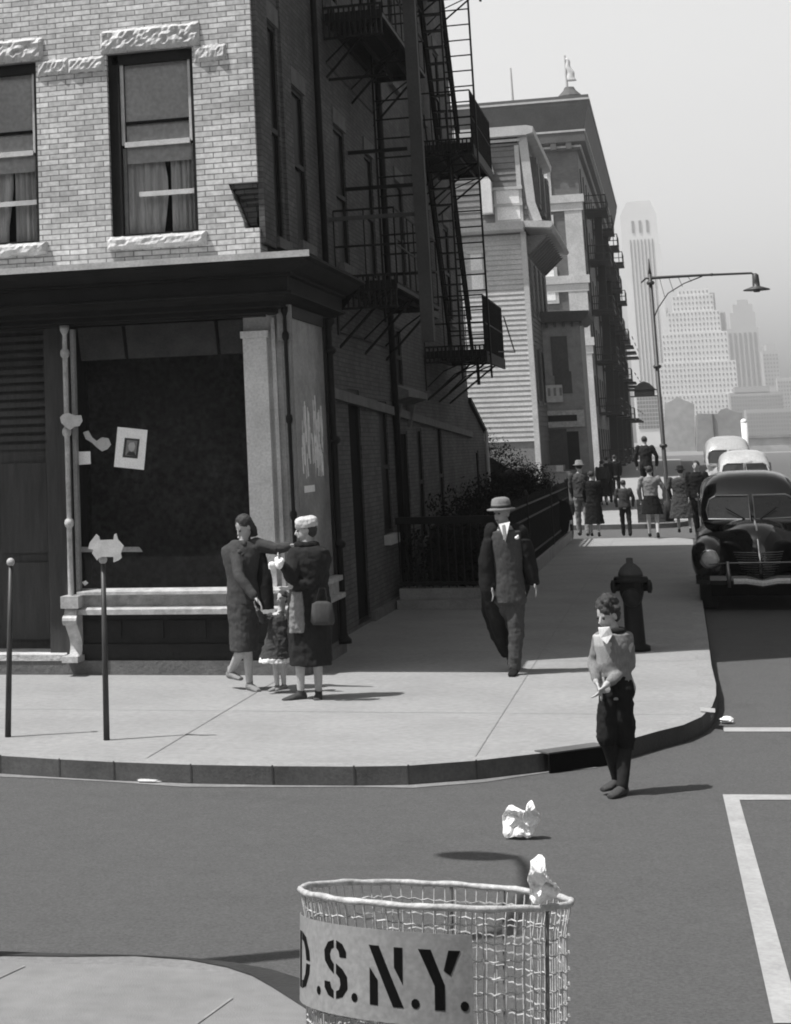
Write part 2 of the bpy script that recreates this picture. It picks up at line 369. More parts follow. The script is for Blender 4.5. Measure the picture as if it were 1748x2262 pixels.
# gutter strips (dust along the far kerb, a dark strip along the near one)
def strip(pts, off0, off1, name, mat, z):
    s = MB(); n = len(pts); A = []; B = []
    for i, p in enumerate(pts):
        a = pts[max(i-1, 0)]; b = pts[min(i+1, n-1)]; d = (b-a).normalized(); nr = Vector((d.y, -d.x, 0))
        A.append(p+nr*off0(i)); B.append(p+nr*off1(i))
    for i in range(n-1): s.quad((A[i].x, A[i].y, z), (A[i+1].x, A[i+1].y, z), (B[i+1].x, B[i+1].y, z), (B[i].x, B[i].y, z))
    return struct(s, name, mat)
strip(kl[0:11], lambda i: .01, lambda i: .09+.05*math.sin(i*1.9), 'gutter', 'gutter', ROAD+.004)
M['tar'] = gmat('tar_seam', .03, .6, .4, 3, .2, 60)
strip(nk[2:10], lambda i: -.01, lambda i: -(.03+.042*max(0, i-1)), 'near_gutter', 'tar', ROAD+.005)
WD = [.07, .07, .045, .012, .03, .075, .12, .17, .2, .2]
strip(nk[0:10], lambda i: .001, lambda i: WD[i], 'near_kerb_edge', 'tar', .004)  # darker strip along the kerb edge, its width varies
# slab joints on the pavement
M['joint'] = gmat('pavement_joint', .22, .9, .3, 4)
j = MB()
def joint(p, q, w=.012, z=.004):
    p = Vector(p); q = Vector(q); d = (q-p).normalized(); n_ = Vector((-d.y, d.x, 0))*w/2
    j.quad((p.x-n_.x, p.y-n_.y, z), (q.x-n_.x, q.y-n_.y, z), (q.x+n_.x, q.y+n_.y, z), (p.x+n_.x, p.y+n_.y, z))
joint((-10, 15.75, 0), (.0, 15.75, 0), .01); joint((-1.55, 13.6, 0), (-1.55, 18, 0), .01); joint((-3.9, 13.3, 0), (-3.9, 18.2, 0), .01)
for yy in (19.5, 22, 24.5, 27, 29.5, 32, 35, 38, 41): joint((-3.9, yy, 0), (0, yy, 0), .01)
joint((-1.55, 18, 0), (-1.55, 44, 0), .008)
joint((-2.9, 7.9, 0), (-3.6, 5.0, 0), .012); joint((-1.9, 7.6, 0), (-2.4, 4.5, 0), .012)
struct(j, 'pavement_joints', 'joint')
# painted crosswalk lines, each a sheet with worn ends
l = MB()
def line(a, b, c, d, z=ROAD+.004): l.quad(*[(p.x, p.y, z) for p in (a, b, c, d)])
g = lambda x, y: AZ(x, y, ROAD)
line(g(1597, 1756), g(1709, 2262), g(1773, 2262), g(1634, 1768))
line(g(1597, 1756), g(1634, 1768), g(1800, 1768), g(1800, 1757))
line(g(1597, 1608), g(1600, 1617), g(1800, 1617), g(1800, 1608))
struct(l, 'crosswalk_lines', 'line')
l = MB(); q = [AZ(x, y, .004) for x, y in ((1546, 1562), (1580, 1565), (1580, 1574), (1548, 1571))]
l.quad(*[tuple(p) for p in q]); struct(l, 'painted_mark', 'line')

# ------------------------------------------------------------ corner building
YW, YB, YG = 18.2, 18.25, 18.34
XS = -3.95
B = thing('corner_building', 'four storey corner building with pale glazed brick front, dark brick side and an empty shop', 'building', (XS, YW, 0))
HT = 15.5; XL = -20
def F(x, y): p = AY(x, y, YW); return p.x, p.z
# upper front wall with window openings
w2 = (F(240, 300)[0], F(424, 104)[0], F(445, 511)[1], F(330, 112)[1])   # x0,x1,z0,z1
w2w = w2[1]-w2[0]; pitch = w2[1]-F(79, 137)[0]
# front window sits a little above: the left one is the same row
wins = []
for st in range(3):
    for c in range(6):
        x1 = w2[1]-pitch*c; x0 = x1-w2w
        wins.append((x0, x1, w2[2]+st*3.45, w2[3]+st*3.45))
zb = 4.12
fw = MB()
rows = sorted(set([(w[2], w[3]) for w in wins]))
xs = sorted(set([(w[0], w[1]) for w in wins if w[2] == rows[0][0]]))
XR = XS+.0
notch_t = F(560, 403)[1]; notch_b = F(545, 495)[1]; nx0 = F(505, 408)[0]; nx1 = F(541, 495)[0]
TH = .35
def wallbox(x0, x1, z0, z1): fw.box(x0, x1, YW, YW+TH, z0, z1)
zprev = zb
for (z0, z1) in rows:
    # band below the row
    if zprev == zb:
        fw.prism([(XL, zb), (XR, zb), (XR, notch_b), (nx1, notch_b), (XL, z0)][:0] or [(XL, zb), (XR, zb), (XR, min(z0, notch_b)), (XL, min(z0, notch_b))], 'y', YW, YW+TH)
        if z0 > notch_b: fw.prism([(XL, notch_b), (nx1, notch_b), (nx1-(nx1-nx0)*(z0-notch_b)/(notch_t-notch_b), z0), (XL, z0)], 'y', YW, YW+TH)
    else: wallbox(XL, XR, zprev, z0)
    cur = XL
    for (a, b) in xs:
        wallbox(cur, a, z0, z1); cur = b
    if z0 < notch_t:
        za = max(z0, notch_b)
        xa = nx1-(nx1-nx0)*(za-notch_b)/(notch_t-notch_b)
        fw.prism([(cur, z0), (nx1 if z0 < notch_b else xa, z0), (xa, za), (nx0, notch_t), (cur, notch_t)], 'y', YW, YW+TH)
        wallbox(cur, XR-.0, notch_t, z1)
    else: wallbox(cur, XR, z0, z1)
    zprev = z1
wallbox(XL, XR, zprev, HT)
o = fw.obj('front_wall', 'brick_front', B)
# corbel filling the notch
cb = MB(); cb.prism([(nx0+.02, notch_t-.002), (XS-.02, notch_t-.002), (XS-.06, notch_b+.002), (nx1+.02, notch_b+.002)], 'y', YW+.16, YW+TH)
for i in range(4):
    z = notch_t-.005-i*.05; cb.box(nx0+.04*i+.02, XS-.012, YW+.02+.035*i, YW+.2, z-.045, z)
cb.obj('corbel', 'brick_return', B)
# side wall (dark brick), thickness inwards
YE = 37.2
sw_ = [ # y0,y1,z0,z1 openings on the side wall, upper storeys
]
cols = [(18.95, 19.5), (20.25, 20.95), (22.95, 23.75), (25.4, 26.1), (28.35, 29.2), (31.7, 32.5), (34.6, 35.4)]
for st in range(3):
    for i, (a, b) in enumerate(cols):
        z0 = 4.55+st*3.45; z1 = 6.35+st*3.45
        if i == 0: z0 -= .1; z1 += .5
        sw_.append((a, b, z0, z1))
ground_open = [(23.02, 23.9, .03, 2.95, 'door'), (25.45, 26.25, 1.02, 2.85, 'win'), (27.1, 28.2, .12, 2.45, 'door'), (29.2, 29.85, .8, 2.5, 'win'), (31.8, 32.45, .85, 2.55, 'win')]
mid_open = [(27.45, 28.1, 3.1, 4.0)]
def wall_with_holes(mb, fixed, ya, yb, za, zb_, holes, th, axis='x'):
    ys = sorted(set([ya, yb]+[h[0] for h in holes]+[h[1] for h in holes])); zs = sorted(set([za, zb_]+[h[2] for h in holes]+[h[3] for h in holes]))
    for i in range(len(ys)-1):
        run = None
        for k in range(len(zs)):
            solid = False
            if k < len(zs)-1:
                cyy = (ys[i]+ys[i+1])/2; cz = (zs[k]+zs[k+1])/2
                solid = not any(h[0] < cyy < h[1] and h[2] < cz < h[3] for h in holes)
            if solid and run is None: run = zs[k]
            if not solid and run is not None:
                if axis == 'x': mb.box(fixed-th, fixed, ys[i], ys[i+1], run, zs[k])
                else: mb.box(ys[i], ys[i+1], fixed, fixed+th, run, zs[k])
                run = None
sw = MB()
wall_with_holes(sw, XS-.003, YW+TH, YE, 3.6, HT, [h for h in sw_]+[(27.45, 28.1, 3.6, 4.0)], .3)
wall_with_holes(sw, XS-.003, 20.35, YE, 0, 3.6, [h[:4] for h in ground_open]+[(27.45, 28.1, 3.1, 3.6)], .3)
sw.box(XS-.3, XS-.003, YW+TH, 20.35, 3.5, 3.6)
# back wall and roof deck so the block is closed
sw.box(XL, XS-.31, YE-.3, YE-.01, 0, HT-.01); sw.box(XL, XS-.31, YW+TH+.01, YE-.31, HT-.3, HT-.05); sw.box(XL, XL+.3, YW+TH+.01, YE-.31, 0, HT-.31)
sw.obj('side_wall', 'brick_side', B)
# pier at the corner of the side wall, and a belt course
t = MB(); t.box(XS-.01, XS+.05, YW+.06, 18.8, 4.3, HT-.5); t.box(XS-.01, XS+.03, 19.62, 20.1, 4.3, HT-.6)
t.obj('side_pier', 'brick_side', B)
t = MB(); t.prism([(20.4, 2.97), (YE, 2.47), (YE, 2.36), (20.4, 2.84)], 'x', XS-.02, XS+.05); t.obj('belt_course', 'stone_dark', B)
# parapet cornice of the roof (above the frame, throws the shade)
t = MB(); t.box(XL, XS+.35, YW-.35, YW+.5, HT, HT+.35); t.box(XS-.5, XS+.35, YW+.5, YE, HT, HT+.35); t.obj('roof_cornice', 'cornice', B)
# dark core so no light leaks through openings
t = MB(); t.box(XL+.4, XS-1.4, YW+1.6, YE-.5, .05, HT-.4); t.obj('interior_core', 'black', B)

def front_window(x0, x1, z0, z1, full=True, seed=0):
    rnd = random.Random(seed); yr = YW+.085
    f = MB(); fwd = .045
    f.box(x0, x0+.115, yr-.03, yr+.05, z0, z1); f.box(x1-fwd, x1, yr-.03, yr+.05, z0, z1)  # left stile and head widened in black for the reveal's shadow
    f.box(x0+fwd, x1-fwd, yr-.03, yr+.05, z1-.11, z1); f.box(x0+fwd, x1-fwd, yr-.02, yr+.05, z0, z0+.03)
    W_ = f.obj('window', 'cornice', B)
    H = z1-z0; x0 = x0+.075
    up = MB(); zm = z0+H*.5
    up.box(x0+fwd, x0+fwd+.035, yr+.0, yr+.03, zm, z1-.09); up.box(x1-fwd-.035, x1-fwd, yr, yr+.03, zm, z1-.09)
    up.box(x0+fwd+.035, x1-fwd-.035, yr-.01, yr+.03, zm-.025, zm+.03)
    lo = up
    lo.box(x0+fwd, x0+fwd+.035, yr+.035, yr+.06, z0+.03, zm-.03); lo.box(x1-fwd-.035, x1-fwd, yr+.035, yr+.06, z0+.03, zm-.03)
    zr = z0+H*.225
    lo.box(x0+fwd+.2*(x1-x0)*(1 if full else .0), x1-fwd-.01, yr+.0, yr+.035, zr-.022, zr+.03)
    up.obj('sash', 'sash', W_)
    # roller shade hanging behind the upper sash, lower hem below the meeting rail
    sh = MB(); sh.box(x0+fwd+.04, x1-fwd-.04, yr+.05, yr+.056, z0+H*.63, z1-.09); sh.box(x0+fwd+.04, x1-fwd-.04, yr+.057, yr+.066, z0+H*.40, z0+H*.625)
    sh.obj('roller_shade', 'shade', W_)
    rod = MB(); rod.box(x0+fwd+.03, x1-fwd-.03, yr+.03, yr+.046, z0+H*.612, z0+H*.63); rod.obj('shade_rod', 'dark_paint', W_)
    # two curtain panels with folds and a gap
    for s_ in (0, 1):
        c = MB(); n = 40; xa = x0+fwd+.03+(.0 if s_ == 0 else (x1-x0)*.54); xb = x0+fwd+(x1-x0)*.5 if s_ == 0 else x1-fwd-.03
        zt = z0+H*.42; vs = []
        ph = rnd.random()*6
        for i in range(n+1):
            u = i/n; xx = xa+(xb-xa)*u
            yy = yr+.13+.028*math.sin(u*24+ph)+.012*math.sin(u*57+ph*2)
            for k in range(5):
                v = k/4; g_ = .035*math.sin(v*4+seed) if (s_ == 0 and i > n*.8) else 0
                vs.append((xx+g_, yy, zt-(zt-z0-.02)*v))
        fs = [(i*5+k, (i+1)*5+k, (i+1)*5+k+1, i*5+k+1) for i in range(n) for k in range(4)]
        c._add(vs, fs); c.obj('curtain', 'curtain', W_, smooth=True)
    g_ = MB(); g_.box(x0+fwd, x1-fwd, yr+.024, yr+.027, z0+.03, z1-.09); g_.obj('pane', 'glass', W_)
    bk = MB(); bk.box(x0-.15, x1+.15, yr+.6, yr+.62, z0-.2, z1+.2); bk.obj('dark_room', 'black', W_)
    return W_
def rough_box(mb, x0, x1, y0, y1, z0, z1, nx, nz, amp, seed):
    # rock faced stone: subdivided front with chiselled relief
    rnd = random.Random(seed); vs = []; h = [[rnd.random() for _ in range(nz+1)] for _ in range(nx+1)]
    for i in range(nx+1):
        for k in range(nz+1):
            edge = (i in (0, nx)) or (k in (0, nz))
            big = .5+.5*math.sin(i*.9+seed)*math.cos(k*1.7+seed*2)
            d = (amp*.15 if edge else amp*(.35+.45*h[i][k]+.35*big))
            jz = 0 if not edge else (rnd.random()-.5)*.02
            vs.append((x0+(x1-x0)*i/nx, y0-d, z0+(z1-z0)*k/nz+jz))
    m = nz+1
    fs = [(i*m+k, (i+1)*m+k, (i+1)*m+k+1, i*m+k+1) for i in range(nx) for k in range(nz)]
    mb._add(vs, fs)
    # sides back to the wall
    n0 = len(vs)
    ring = [(i, 0) for i in range(nx+1)]+[(nx, k) for k in range(1, nz+1)]+[(i, nz) for i in range(nx-1, -1, -1)]+[(0, k) for k in range(nz-1, 0, -1)]
    fr = [vs[i*m+k] for i, k in ring]; bkv = [(p[0], y1, p[2]) for p in fr]; L = len(ring)
    mb._add(fr+bkv, [(i, (i+1) % L, L+(i+1) % L, L+i) for i in range(L)])
for i, w in enumerate(wins):
    if w[0] < -11 or w[2] > 9: continue
    front_window(*w, full=(w[0] > -6), seed=i)
    li = MB(); rough_box(li, w[0]-.06, w[1]+.09, YW-.0, YW+.1, w[3]+.015, w[3]+.26, 30, 7, .07, i+3); li.obj('lintel', 'stone', B)
    ls = MB(); rough_box(ls, w[1]+.02, w[1]+.37, YW-.0, YW+.1, w[3]-.17, w[3]+.0, 14, 5, .045, i+13)
    if i % 6: rough_box(ls, w[1]+.37, w[1]+pitch-w2w-.02, YW, YW+.1, w[3]-.17, w[3]-.005, 12, 5, .045, i+23)
    ls.obj('springer_stone', 'stone', B)
    si = MB(); rough_box(si, w[0]-.03, w[1]+.09, YW-.05, YW+.1, w[2]-.14, w[2]-.01, 26, 4, .05, i+33); si.obj('window_sill', 'stone', B)
# side windows
def side_window(y0, y1, z0, z1, kind='win', par=None, X=XS, lit=False):
    xr = X-.02
    f = MB(); e = .05
    f.box(xr-.05, xr, y0, y0+e, z0, z1); f.box(xr-.05, xr, y1-e, y1, z0, z1); f.box(xr-.05, xr, y0+e, y1-e, z1-e, z1); f.box(xr-.05, xr, y0+e, y1-e, z0, z0+e)
    if kind == 'win': f.box(xr-.045, xr+.005, y0+e, y1-e, (z0+z1)/2-.03, (z0+z1)/2+.03)
    Wn = f.obj('window' if kind == 'win' else 'door', 'iron', par or B)
    g_ = MB(); g_.box(xr-.035, xr-.03, y0+e, y1-e, z0+e, z1-e); g_.obj('pane' if kind == 'win' else 'door_leaf', 'pane_dark' if kind == 'win' else 'black', Wn)
    return Wn
for h in sw_:
    if h[2] < 12: side_window(*h)
for h in mid_open: side_window(*h)
for h in ground_open: side_window(*h[:4], kind=h[4])
for h in sw_:
    if h[2] > 9: continue
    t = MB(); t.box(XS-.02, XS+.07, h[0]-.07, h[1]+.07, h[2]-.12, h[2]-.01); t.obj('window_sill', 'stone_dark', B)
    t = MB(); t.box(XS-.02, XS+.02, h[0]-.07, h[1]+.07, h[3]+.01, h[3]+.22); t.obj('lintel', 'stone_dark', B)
for h in ground_open[1:2]+ground_open[3:]:
    t = MB(); t.box(XS-.02, XS+.08, h[0]-.06, h[1]+.06, h[2]-.14, h[2]-.01); t.obj('window_sill', 'limestone' if h[0] < 26 else 'stone_dark', B)
# hood over the second side door
t = MB(); t.prism([(XS, 3.12), (XS+.24, 3.02), (XS+.24, 2.93), (XS, 2.86)], 'y', 26.85, 29.0); t.prism([(XS, 2.86), (XS+.12, 2.82), (XS+.04, 2.5), (XS, 2.5)], 'y', 26.9, 27.05); t.prism([(XS, 2.86), (XS+.12, 2.82), (XS+.04, 2.5), (XS, 2.5)], 'y', 28.3, 28.45)
t.obj('door_hood', 'stone_dark', B)
t = MB(); t.box(XS, XS+.06, 23.95, 27.0, 0.002, .12); t.obj('plinth', 'stone_dark', B)

# shop front: cornice profile swept round the corner
prof = [(.0, 4.06), (.58, 4.0), (.62, 3.97), (.62, 3.93), (.56, 3.90), (.52, 3.84), (.44, 3.76), (.38, 3.73), (.38, 3.69), (.34, 3.67), (.33, 3.45), (.37, 3.43), (.37, 3.39), (.28, 3.36), (.22, 3.30), (.22, 3.22), (.14, 3.20), (.14, 3.13), (.02, 3.12)]
prof = [(d, 4.06-(4.06-z)*.62) for d, z in prof]
Cdx = 0
zoff = AY(682, 556, YW-.62).z-4.02
prof = [(d, z+zoff) for d, z in prof]
def sweep(path_fn, prof, name, mat, par):
    mb = MB(); P = [path_fn(d, z) for d, z in prof]; m = len(P[0])
    for i in range(len(P)-1):
        for k in range(m-1): mb.quad(P[i][k], P[i][k+1], P[i+1][k+1], P[i+1][k])
    e = [p[-1] for p in P]; mb._add(e+[(XS, e[0][1], prof[-1][1]), (XS, e[0][1], prof[0][1])][:0], []) 
    mb._add(e, [tuple(range(len(e)))])
    return mb.obj(name, mat, par)
YC = 21.0
cor = sweep(lambda d, z: [(XL, YW-d, z), (XS+d, YW-d, z), (XS+d, YC, z)], prof[1:], 'shop_cornice', 'cornice', B)
sweep(lambda d, z: [(XL, YW-d, z), (XS+d, YW-d, z)], [(0.0, prof[0][1]+.05), (prof[2][0]+.004, prof[1][1]+.02), (prof[2][0]+.004, prof[1][1]-.045)], 'cornice_flashing', 'cornice_top', B)  # sunlit lip put in as a pale strip, left off the shaded side
t = MB(); t.box(XL, XS-.01, YW+.02, YW+.34, 3.56, zb-.002); t.obj('fascia_backing', 'dark_paint', B)
XG = XS+.25
# glazing
zgt = AY(400, 712, YG).z; zs1 = AY(300, 1302, YG-.1).z; zs2 = AY(300, 1346, YG-.16).z; zfl = AY(300, 1457, YG).z
xm = AY(152, 1000, YG-.1).x   # colonnette
xg0 = xm+.06; xg1 = AY(547, 1000, YG).x; xc = XG
t = MB(); t.box(xg0, xg1, YG, YG+.008, zs1, zgt); t.obj('shop_window', 'glass', B)
t = MB(); t.box(xg0-.1, xg1+.0, YG+.7, YG+.72, zs2, zgt+.1); t.box(xg0-.1, xg0-.08, YG+.01, YG+.7, zs2, zgt); t.box(xg0-.1, xg1, YG+.02, YG+.7, zs1-.1, zs1-.08)
M['shopdark'] = gmat('painted_out_interior', .05, .8, .6, 1.3, fine=.6); t.obj('window_backdrop', 'shopdark', B)
t = MB()
for i in range(3):  # rolled blind panels at the head of the window
    a = xg0+.02+(xg1-xg0)*[0, .29, .84][i]; b = xg0-.02+(xg1-xg0)*[.29, .84, 1.0][i]
    t.prism([(YG+.05, zgt), (YG+.20, zgt), (YG+.26, zgt-.34), (YG+.16, zgt-.34)], 'x', a, b)
M['blind'] = gmat('old_blind', .13, .9, .35, 3)
t.obj('blind', 'blind', B)
t = MB(); t.prism([(YG-.14, zs1-.02), (YG+.01, zs1+.01), (YG+.01, zs1-.05), (YG-.14, zs1-.05)], 'x', xg0, xg1+.42); t.box(xg0, xg1+.42, YG-.04, YG+.02, zs2+.02, zs1-.051)
t.prism([(YG-.19, zs2), (YG-.05, zs2+.03), (YG+.02, zs2+.03), (YG+.02, zs2-.05), (YG-.19, zs2-.05)], 'x', xg0, XG+.02); t.obj('shop_sill', 'iron_light', B)
t = MB(); t.box(xg0-.02, XG+.0, YG-.02, YG+.3, .28, zs2-.051); t.box(xg0-.02, XG+.01, YG-.05, YG-.021, .14, .3)
for i in range(5):
    a = xg0+.05+i*(XG-xg0-.1)/5; t.box(a, a+(XG-xg0-.1)/5-.06, YG-.035, YG-.021, .36, zs2-.12)
t.obj('stall_riser', 'dark_paint', B)
t = MB(); t.box(XL, XG+.012, YG-.09, YG+.35, 0.0, .139); t.obj('shop_plinth', 'stone_dark', B)
# pilaster inside the corner, grey return panel and corner post
xp0 = xg1; xp1 = AY(600, 1000, YG).x
t = MB(); t.box(xp0+.0, xp1, YG-.01, YG+.25, zs1-.05, zgt-.2); t.box(xp0-.02, xp1+.02, YG-.03, YG+.26, zgt-.2, zgt-.13); t.obj('shop_pilaster', 'light_paint', B)
t = MB(); t.box(xp1, XG-.1, YG+.04, YG+.25, zs1-.05, zgt+.06); t.box(xp0, xp1, YG+.04, YG+.25, zgt-.13, zgt+.05)
t.box(xp1+.05, xp1+.09, YG+.0, YG+.04, zs1, zgt); t.obj('return_panel', 'panel_paint', B)
t = MB(); t.box(XG-.1, XG-.02, YG-.02, YG+.12, .3, zgt+.1); t.box(XG-.13, XG+.02, YG-.05, YG+.0, zgt-.25, zgt+.12); t.obj('corner_post', 'grey_paint', B)
def colonnette(x, y, z0, z1, name, mat, r=.035):
    t = MB(); H = z1-z0
    pf = [(r*1.9, z0), (r*1.9, z0+.04), (r*1.2, z0+.08), (r, z0+.12)]
    for u in (.3, .62, .9): pf += [(r*.92, z0+H*u-.05), (r*1.5, z0+H*u-.03), (r*1.7, z0+H*u), (r*1.5, z0+H*u+.03), (r*.85, z0+H*u+.05)]
    pf += [(r*.8, z1-.1), (r*1.6, z1-.05), (r*1.7, z1)]
    t.lathe(pf, (x, y, 0), 14); return t
t = colonnette(XG-.045, YG-.06, zs2, zgt+.1, 'c', 'iron', .022); t.obj('corner_colonnette', 'iron', B, smooth=True)
t = colonnette(xm, YG-.14, zs2, zgt+.02, 'c', 'iron_light', .03); t.obj('window_colonnette', 'iron_light', B, smooth=True)
t = MB(); t.box(xm+.045, xm+.085, YG-.1, YG-.02, zs2, zgt-.02); t.obj('window_mullion', 'grey_paint', B)
# scroll foot under the colonnette
zt_, zb_ = zs2+.02, .14
def scroll(x0, x1, y0):
    t = MB(); n = 26; pts = []
    for i in range(n+1):
        u = i/n; z = zt_+(zb_-zt_)*u
        d = .16+.10*math.sin(u*2*math.pi*.9+.6)*(1-.2*u)+(.06 if u > .93 else 0)
        pts.append((y0-d, z))
    t.prism(pts+[(y0, zb_), (y0, zt_)], 'x', x0, x1)
    t.box(x0-.03, x1+.03, y0-.27, y0, zt_, zt_+.12); t.box(x0-.02, x1+.02, y0-.3, y0, zb_-.0, zb_+.06)
    for z in (zt_-.12,): t.tube([(x0-.01, y0-.24, z), (x1+.01, y0-.24, z)], .05, 12)
    return t
scroll(xm-.05, xm+.08, YG+.02).obj('scroll_foot', 'iron_light', B, smooth=False)
# side show window
zg1s = zgt; ysg0, ysg1 = YG+.14, 20.2
t = MB(); t.box(XG-.03, XG-.02, ysg0, ysg1, zs1, zg1s); t.obj('side_shop_window', 'side_glass', B)
t = MB(); t.box(XG-.06, XG+.01, ysg1, ysg1+.12, .1, zg1s+.1); t.box(XG-.06, XG+.0, ysg0, ysg1, zg1s, zg1s+.12); t.box(XS-.3, XG-.07, 20.2, 20.34, 0.1, 3.59)
t.box(XG-.06, XG+.0, ysg0, ysg1, .14, zs2-.06); t.obj('side_shop_frame', 'dark_paint', B)
t = MB(); t.box(XG-.06, XG+.08, ysg0-.1, ysg1, zs1-.06, zs1-.01); t.box(XG-.06, XG+.1, ysg0-.1, ysg1, zs2-.05, zs2); t.box(XG-.055, XG+.03, ysg0-.1, ysg1, zs2, zs1-.06); t.obj('side_shop_sill', 'iron_light', B)
t = MB(); t.box(XG-.07, XG-.0, YG-.12, ysg1+.1, .0, .139); t.box(XG+.012, XG+.05, YG-.05, 20.4, .0, .10); t.obj('side_plinth', 'stone_dark', B)
t = colonnette(XG+.03, 20.3, .1, zg1s+.1, 'c', 'iron', .05); t.obj('side_colonnette', 'iron', B, smooth=True)
# whitewash scrawl on the side glass
rnd = random.Random(5); t = MB()
for i in range(60):
    y = 18.75+1.15*rnd.random(); z = 1.9+.5*rnd.random(); h = .1+.3*rnd.random(); w = .02+.05*rnd.random(); s = (rnd.random()-.5)*.25
    t.prism([(y, z), (y+w, z), (y+w+s*.3, z+h), (y+s*.3, z+h)], 'x', XG-.019-.0004*(i % 5), XG-.0165-.0004*(i % 5))
M['wash'] = gmat('whitewash', .8, .9, .2, 9); t.obj('whitewash_scrawl', 'wash', B)
t = MB(); t.prism([(18.75, 1.76), (19.3, 1.76), (19.3, 1.83), (18.75, 1.83)], 'x', XG-.018, XG-.012); t.obj('paper_label', 'white', B)
# recessed entrance left of the colonnette
t = MB(); xd1 = xm-.1
t.box(XL, xd1, YG+.5, YG+.55, .05, zgt+.3); t.box(xd1, xd1+.1, YG-.02, YG+.5, .14, zgt+.1)
t.box(xd1-.22, xd1, YG+.1, YG+.5, .14, zgt+.1)
for i in range(14): t.box(XL+10, xd1-.3, YG+.46, YG+.499, 2.3+i*.09, 2.35+i*.09)
for k in range(6):
    a = xd1-.35-k*.62
    t.box(a-.52, a, YG+.465, YG+.499, 1.2, 2.15); t.box(a-.52, a, YG+.465, YG+.499, .3, 1.1)
t.obj('entrance_door', 'wood', B)
t = MB(); t.box(XL, xd1-.0, YG-.1, YG+.5, .1395, .2); t.obj('door_step', 'stone', B)

# ------------------------------------------------------------ fire escapes
def grating(t, x0, x1, y0, y1, z):
    n = int((y1-y0)/.045)
    for i in range(n): y = y0+i*(y1-y0)/n; t.box(x0, x1, y, y+.02, z, z+.03)
    for x in (x0, (x0*2+x1)/3, (x0+2*x1)/3, x1-.04): t.box(x, x+.04, y0, y1, z-.05, z-.001)
    t.box(x0, x1, y0-.02, y0-.001, z-.06, z+.05); t.box(x0, x1, y1+.001, y1+.02, z-.06, z+.05)
def rails(t, x0, x1, y0, y1, z, h=.95, step=.16, ends=True):
    for k in (h, h*.52): 
        t.tube([(x0, y0, z+k), (x1, y0, z+k), (x1, y1, z+k), (x0, y1, z+k)], .014, 5)
    n = int((y1-y0)/step)
    for i in range(n+1): y = y0+(y1-y0)*i/n; t.box(x1-.008, x1+.008, y-.008, y+.008, z, z+h)
    m = max(2, int((x1-x0)/.3))
    for i in range(m+1): x = x0+(x1-x0)*i/m; t.box(x-.008, x+.008, y0-.008, y0+.008, z, z+h); t.box(x-.008, x+.008, y1-.008, y1+.008, z, z+h)
def ladder(t, x0, x1, y, z0, z1, sp=.27):
    t.box(x0-.015, x0+.015, y-.03, y+.03, z0, z1); t.box(x1-.015, x1+.015, y-.03, y+.03, z0, z1)
    n = int((z1-z0)/sp)
    for i in range(n): t.tube([(x0, y, z0+.12+i*sp), (x1, y, z0+.12+i*sp)], .013, 5)
def stair(t, x0, x1, ya, za, yb, zb_):
    for x in (x0, x1): t.tube([(x, ya, za), (x, yb, zb_)], .035, 4)
    for x in (x0, x1): t.tube([(x, ya, za+.75), (x, yb, zb_+.75)], .014, 4)
    n = 13
    for i in range(1, n): u = i/n; y = ya+(yb-ya)*u; z = za+(zb_-za)*u; t.box(x0, x1, y-.09, y+.09, z-.01, z+.01)
def brackets(t, x0, x1, ys, z):
    t.tube([(x0, ys[0], z-.56), (x0, ys[-1], z-.56)], .012, 4)
    for y in ys: t.tube([(x0, y, z-.75), (x1-.1, y, z-.05)], .018, 5); t.tube([(x0, y, z-.55), (x0+.3, y, z-.28), (x1-.15, y, z-.06)], .012, 5)
def escape(Y0, Y1, XO, levels, lad, par):
    E_ = MB(); E_.box(XS, XS+.02, Y0, Y0+.1, levels[0]-.6, levels[0]); root = E_.obj('fire_escape', 'iron', par)
    for i, z in enumerate(levels):
        t = MB(); grating(t, XS+.02, XO, Y0, Y1, z); t.obj('platform', 'iron', root)
        t = MB(); m_ = int((XO-XS)/.07)
        zl = z-.3 if XO < -3 else z-.16
        for v_ in range(m_+1): xx_ = XS+.03+(XO-XS-.05)*v_/m_; t.box(xx_-.012, xx_+.012, Y0-.05, Y0-.022, zl, z+.12)
        for zz_ in (zl, z-.08, z+.1): t.box(XS+.02, XO, Y0-.052, Y0-.02, zz_, zz_+.03)
        if XO > -3: t.box(XO-.02, XO+.02, Y0-.02, Y1, z-.16, z+.02)
        t.obj('end_grille', 'iron', root)
        t = MB(); rails(t, XS+.02, XO, Y0, Y1, z, step=.15 if XO > -3 else .55); t.obj('railing', 'iron', root)
        t = MB(); brackets(t, XS, XO, [Y0+.15, (Y0+Y1)/2, Y1-.15], z); t.obj('bracket', 'iron', root)
        if i < len(levels)-1 and XO > -3:
            t = MB(); stair(t, XS+.12, XS+.5, Y1-.3, z, Y0+.9, levels[i+1]); t.obj('stair', 'iron', root)
    t = MB(); ladder(t, *lad); t.obj('ladder', 'iron', root)
    return root
e1 = escape(22.5, 26.6, -3.17, [4.2, 7.65, 11.1], (-3.71, -3.15, 25.0, 3.9, 14.5), B)
e2 = escape(30.7, 34.1, -2.93, [3.72, 7.2, 10.65], (-3.36, -2.88, 31.0, 3.3, 16.5), B)
t = MB(); t.box(-3.95, -3.0, 23.6, 23.63, 5.55, 5.6); t.obj('strut', 'iron', e1); t = MB(); t.box(-3.95, -3.15, 24.0, 24.03, 6.1, 6.15); t.obj('strut', 'iron', e1); t = MB(); t.tube([(-3.95, 22.8, 6.9), (-3.2, 22.8, 6.9)], .02, 5); t.obj('strut', 'iron', e1)
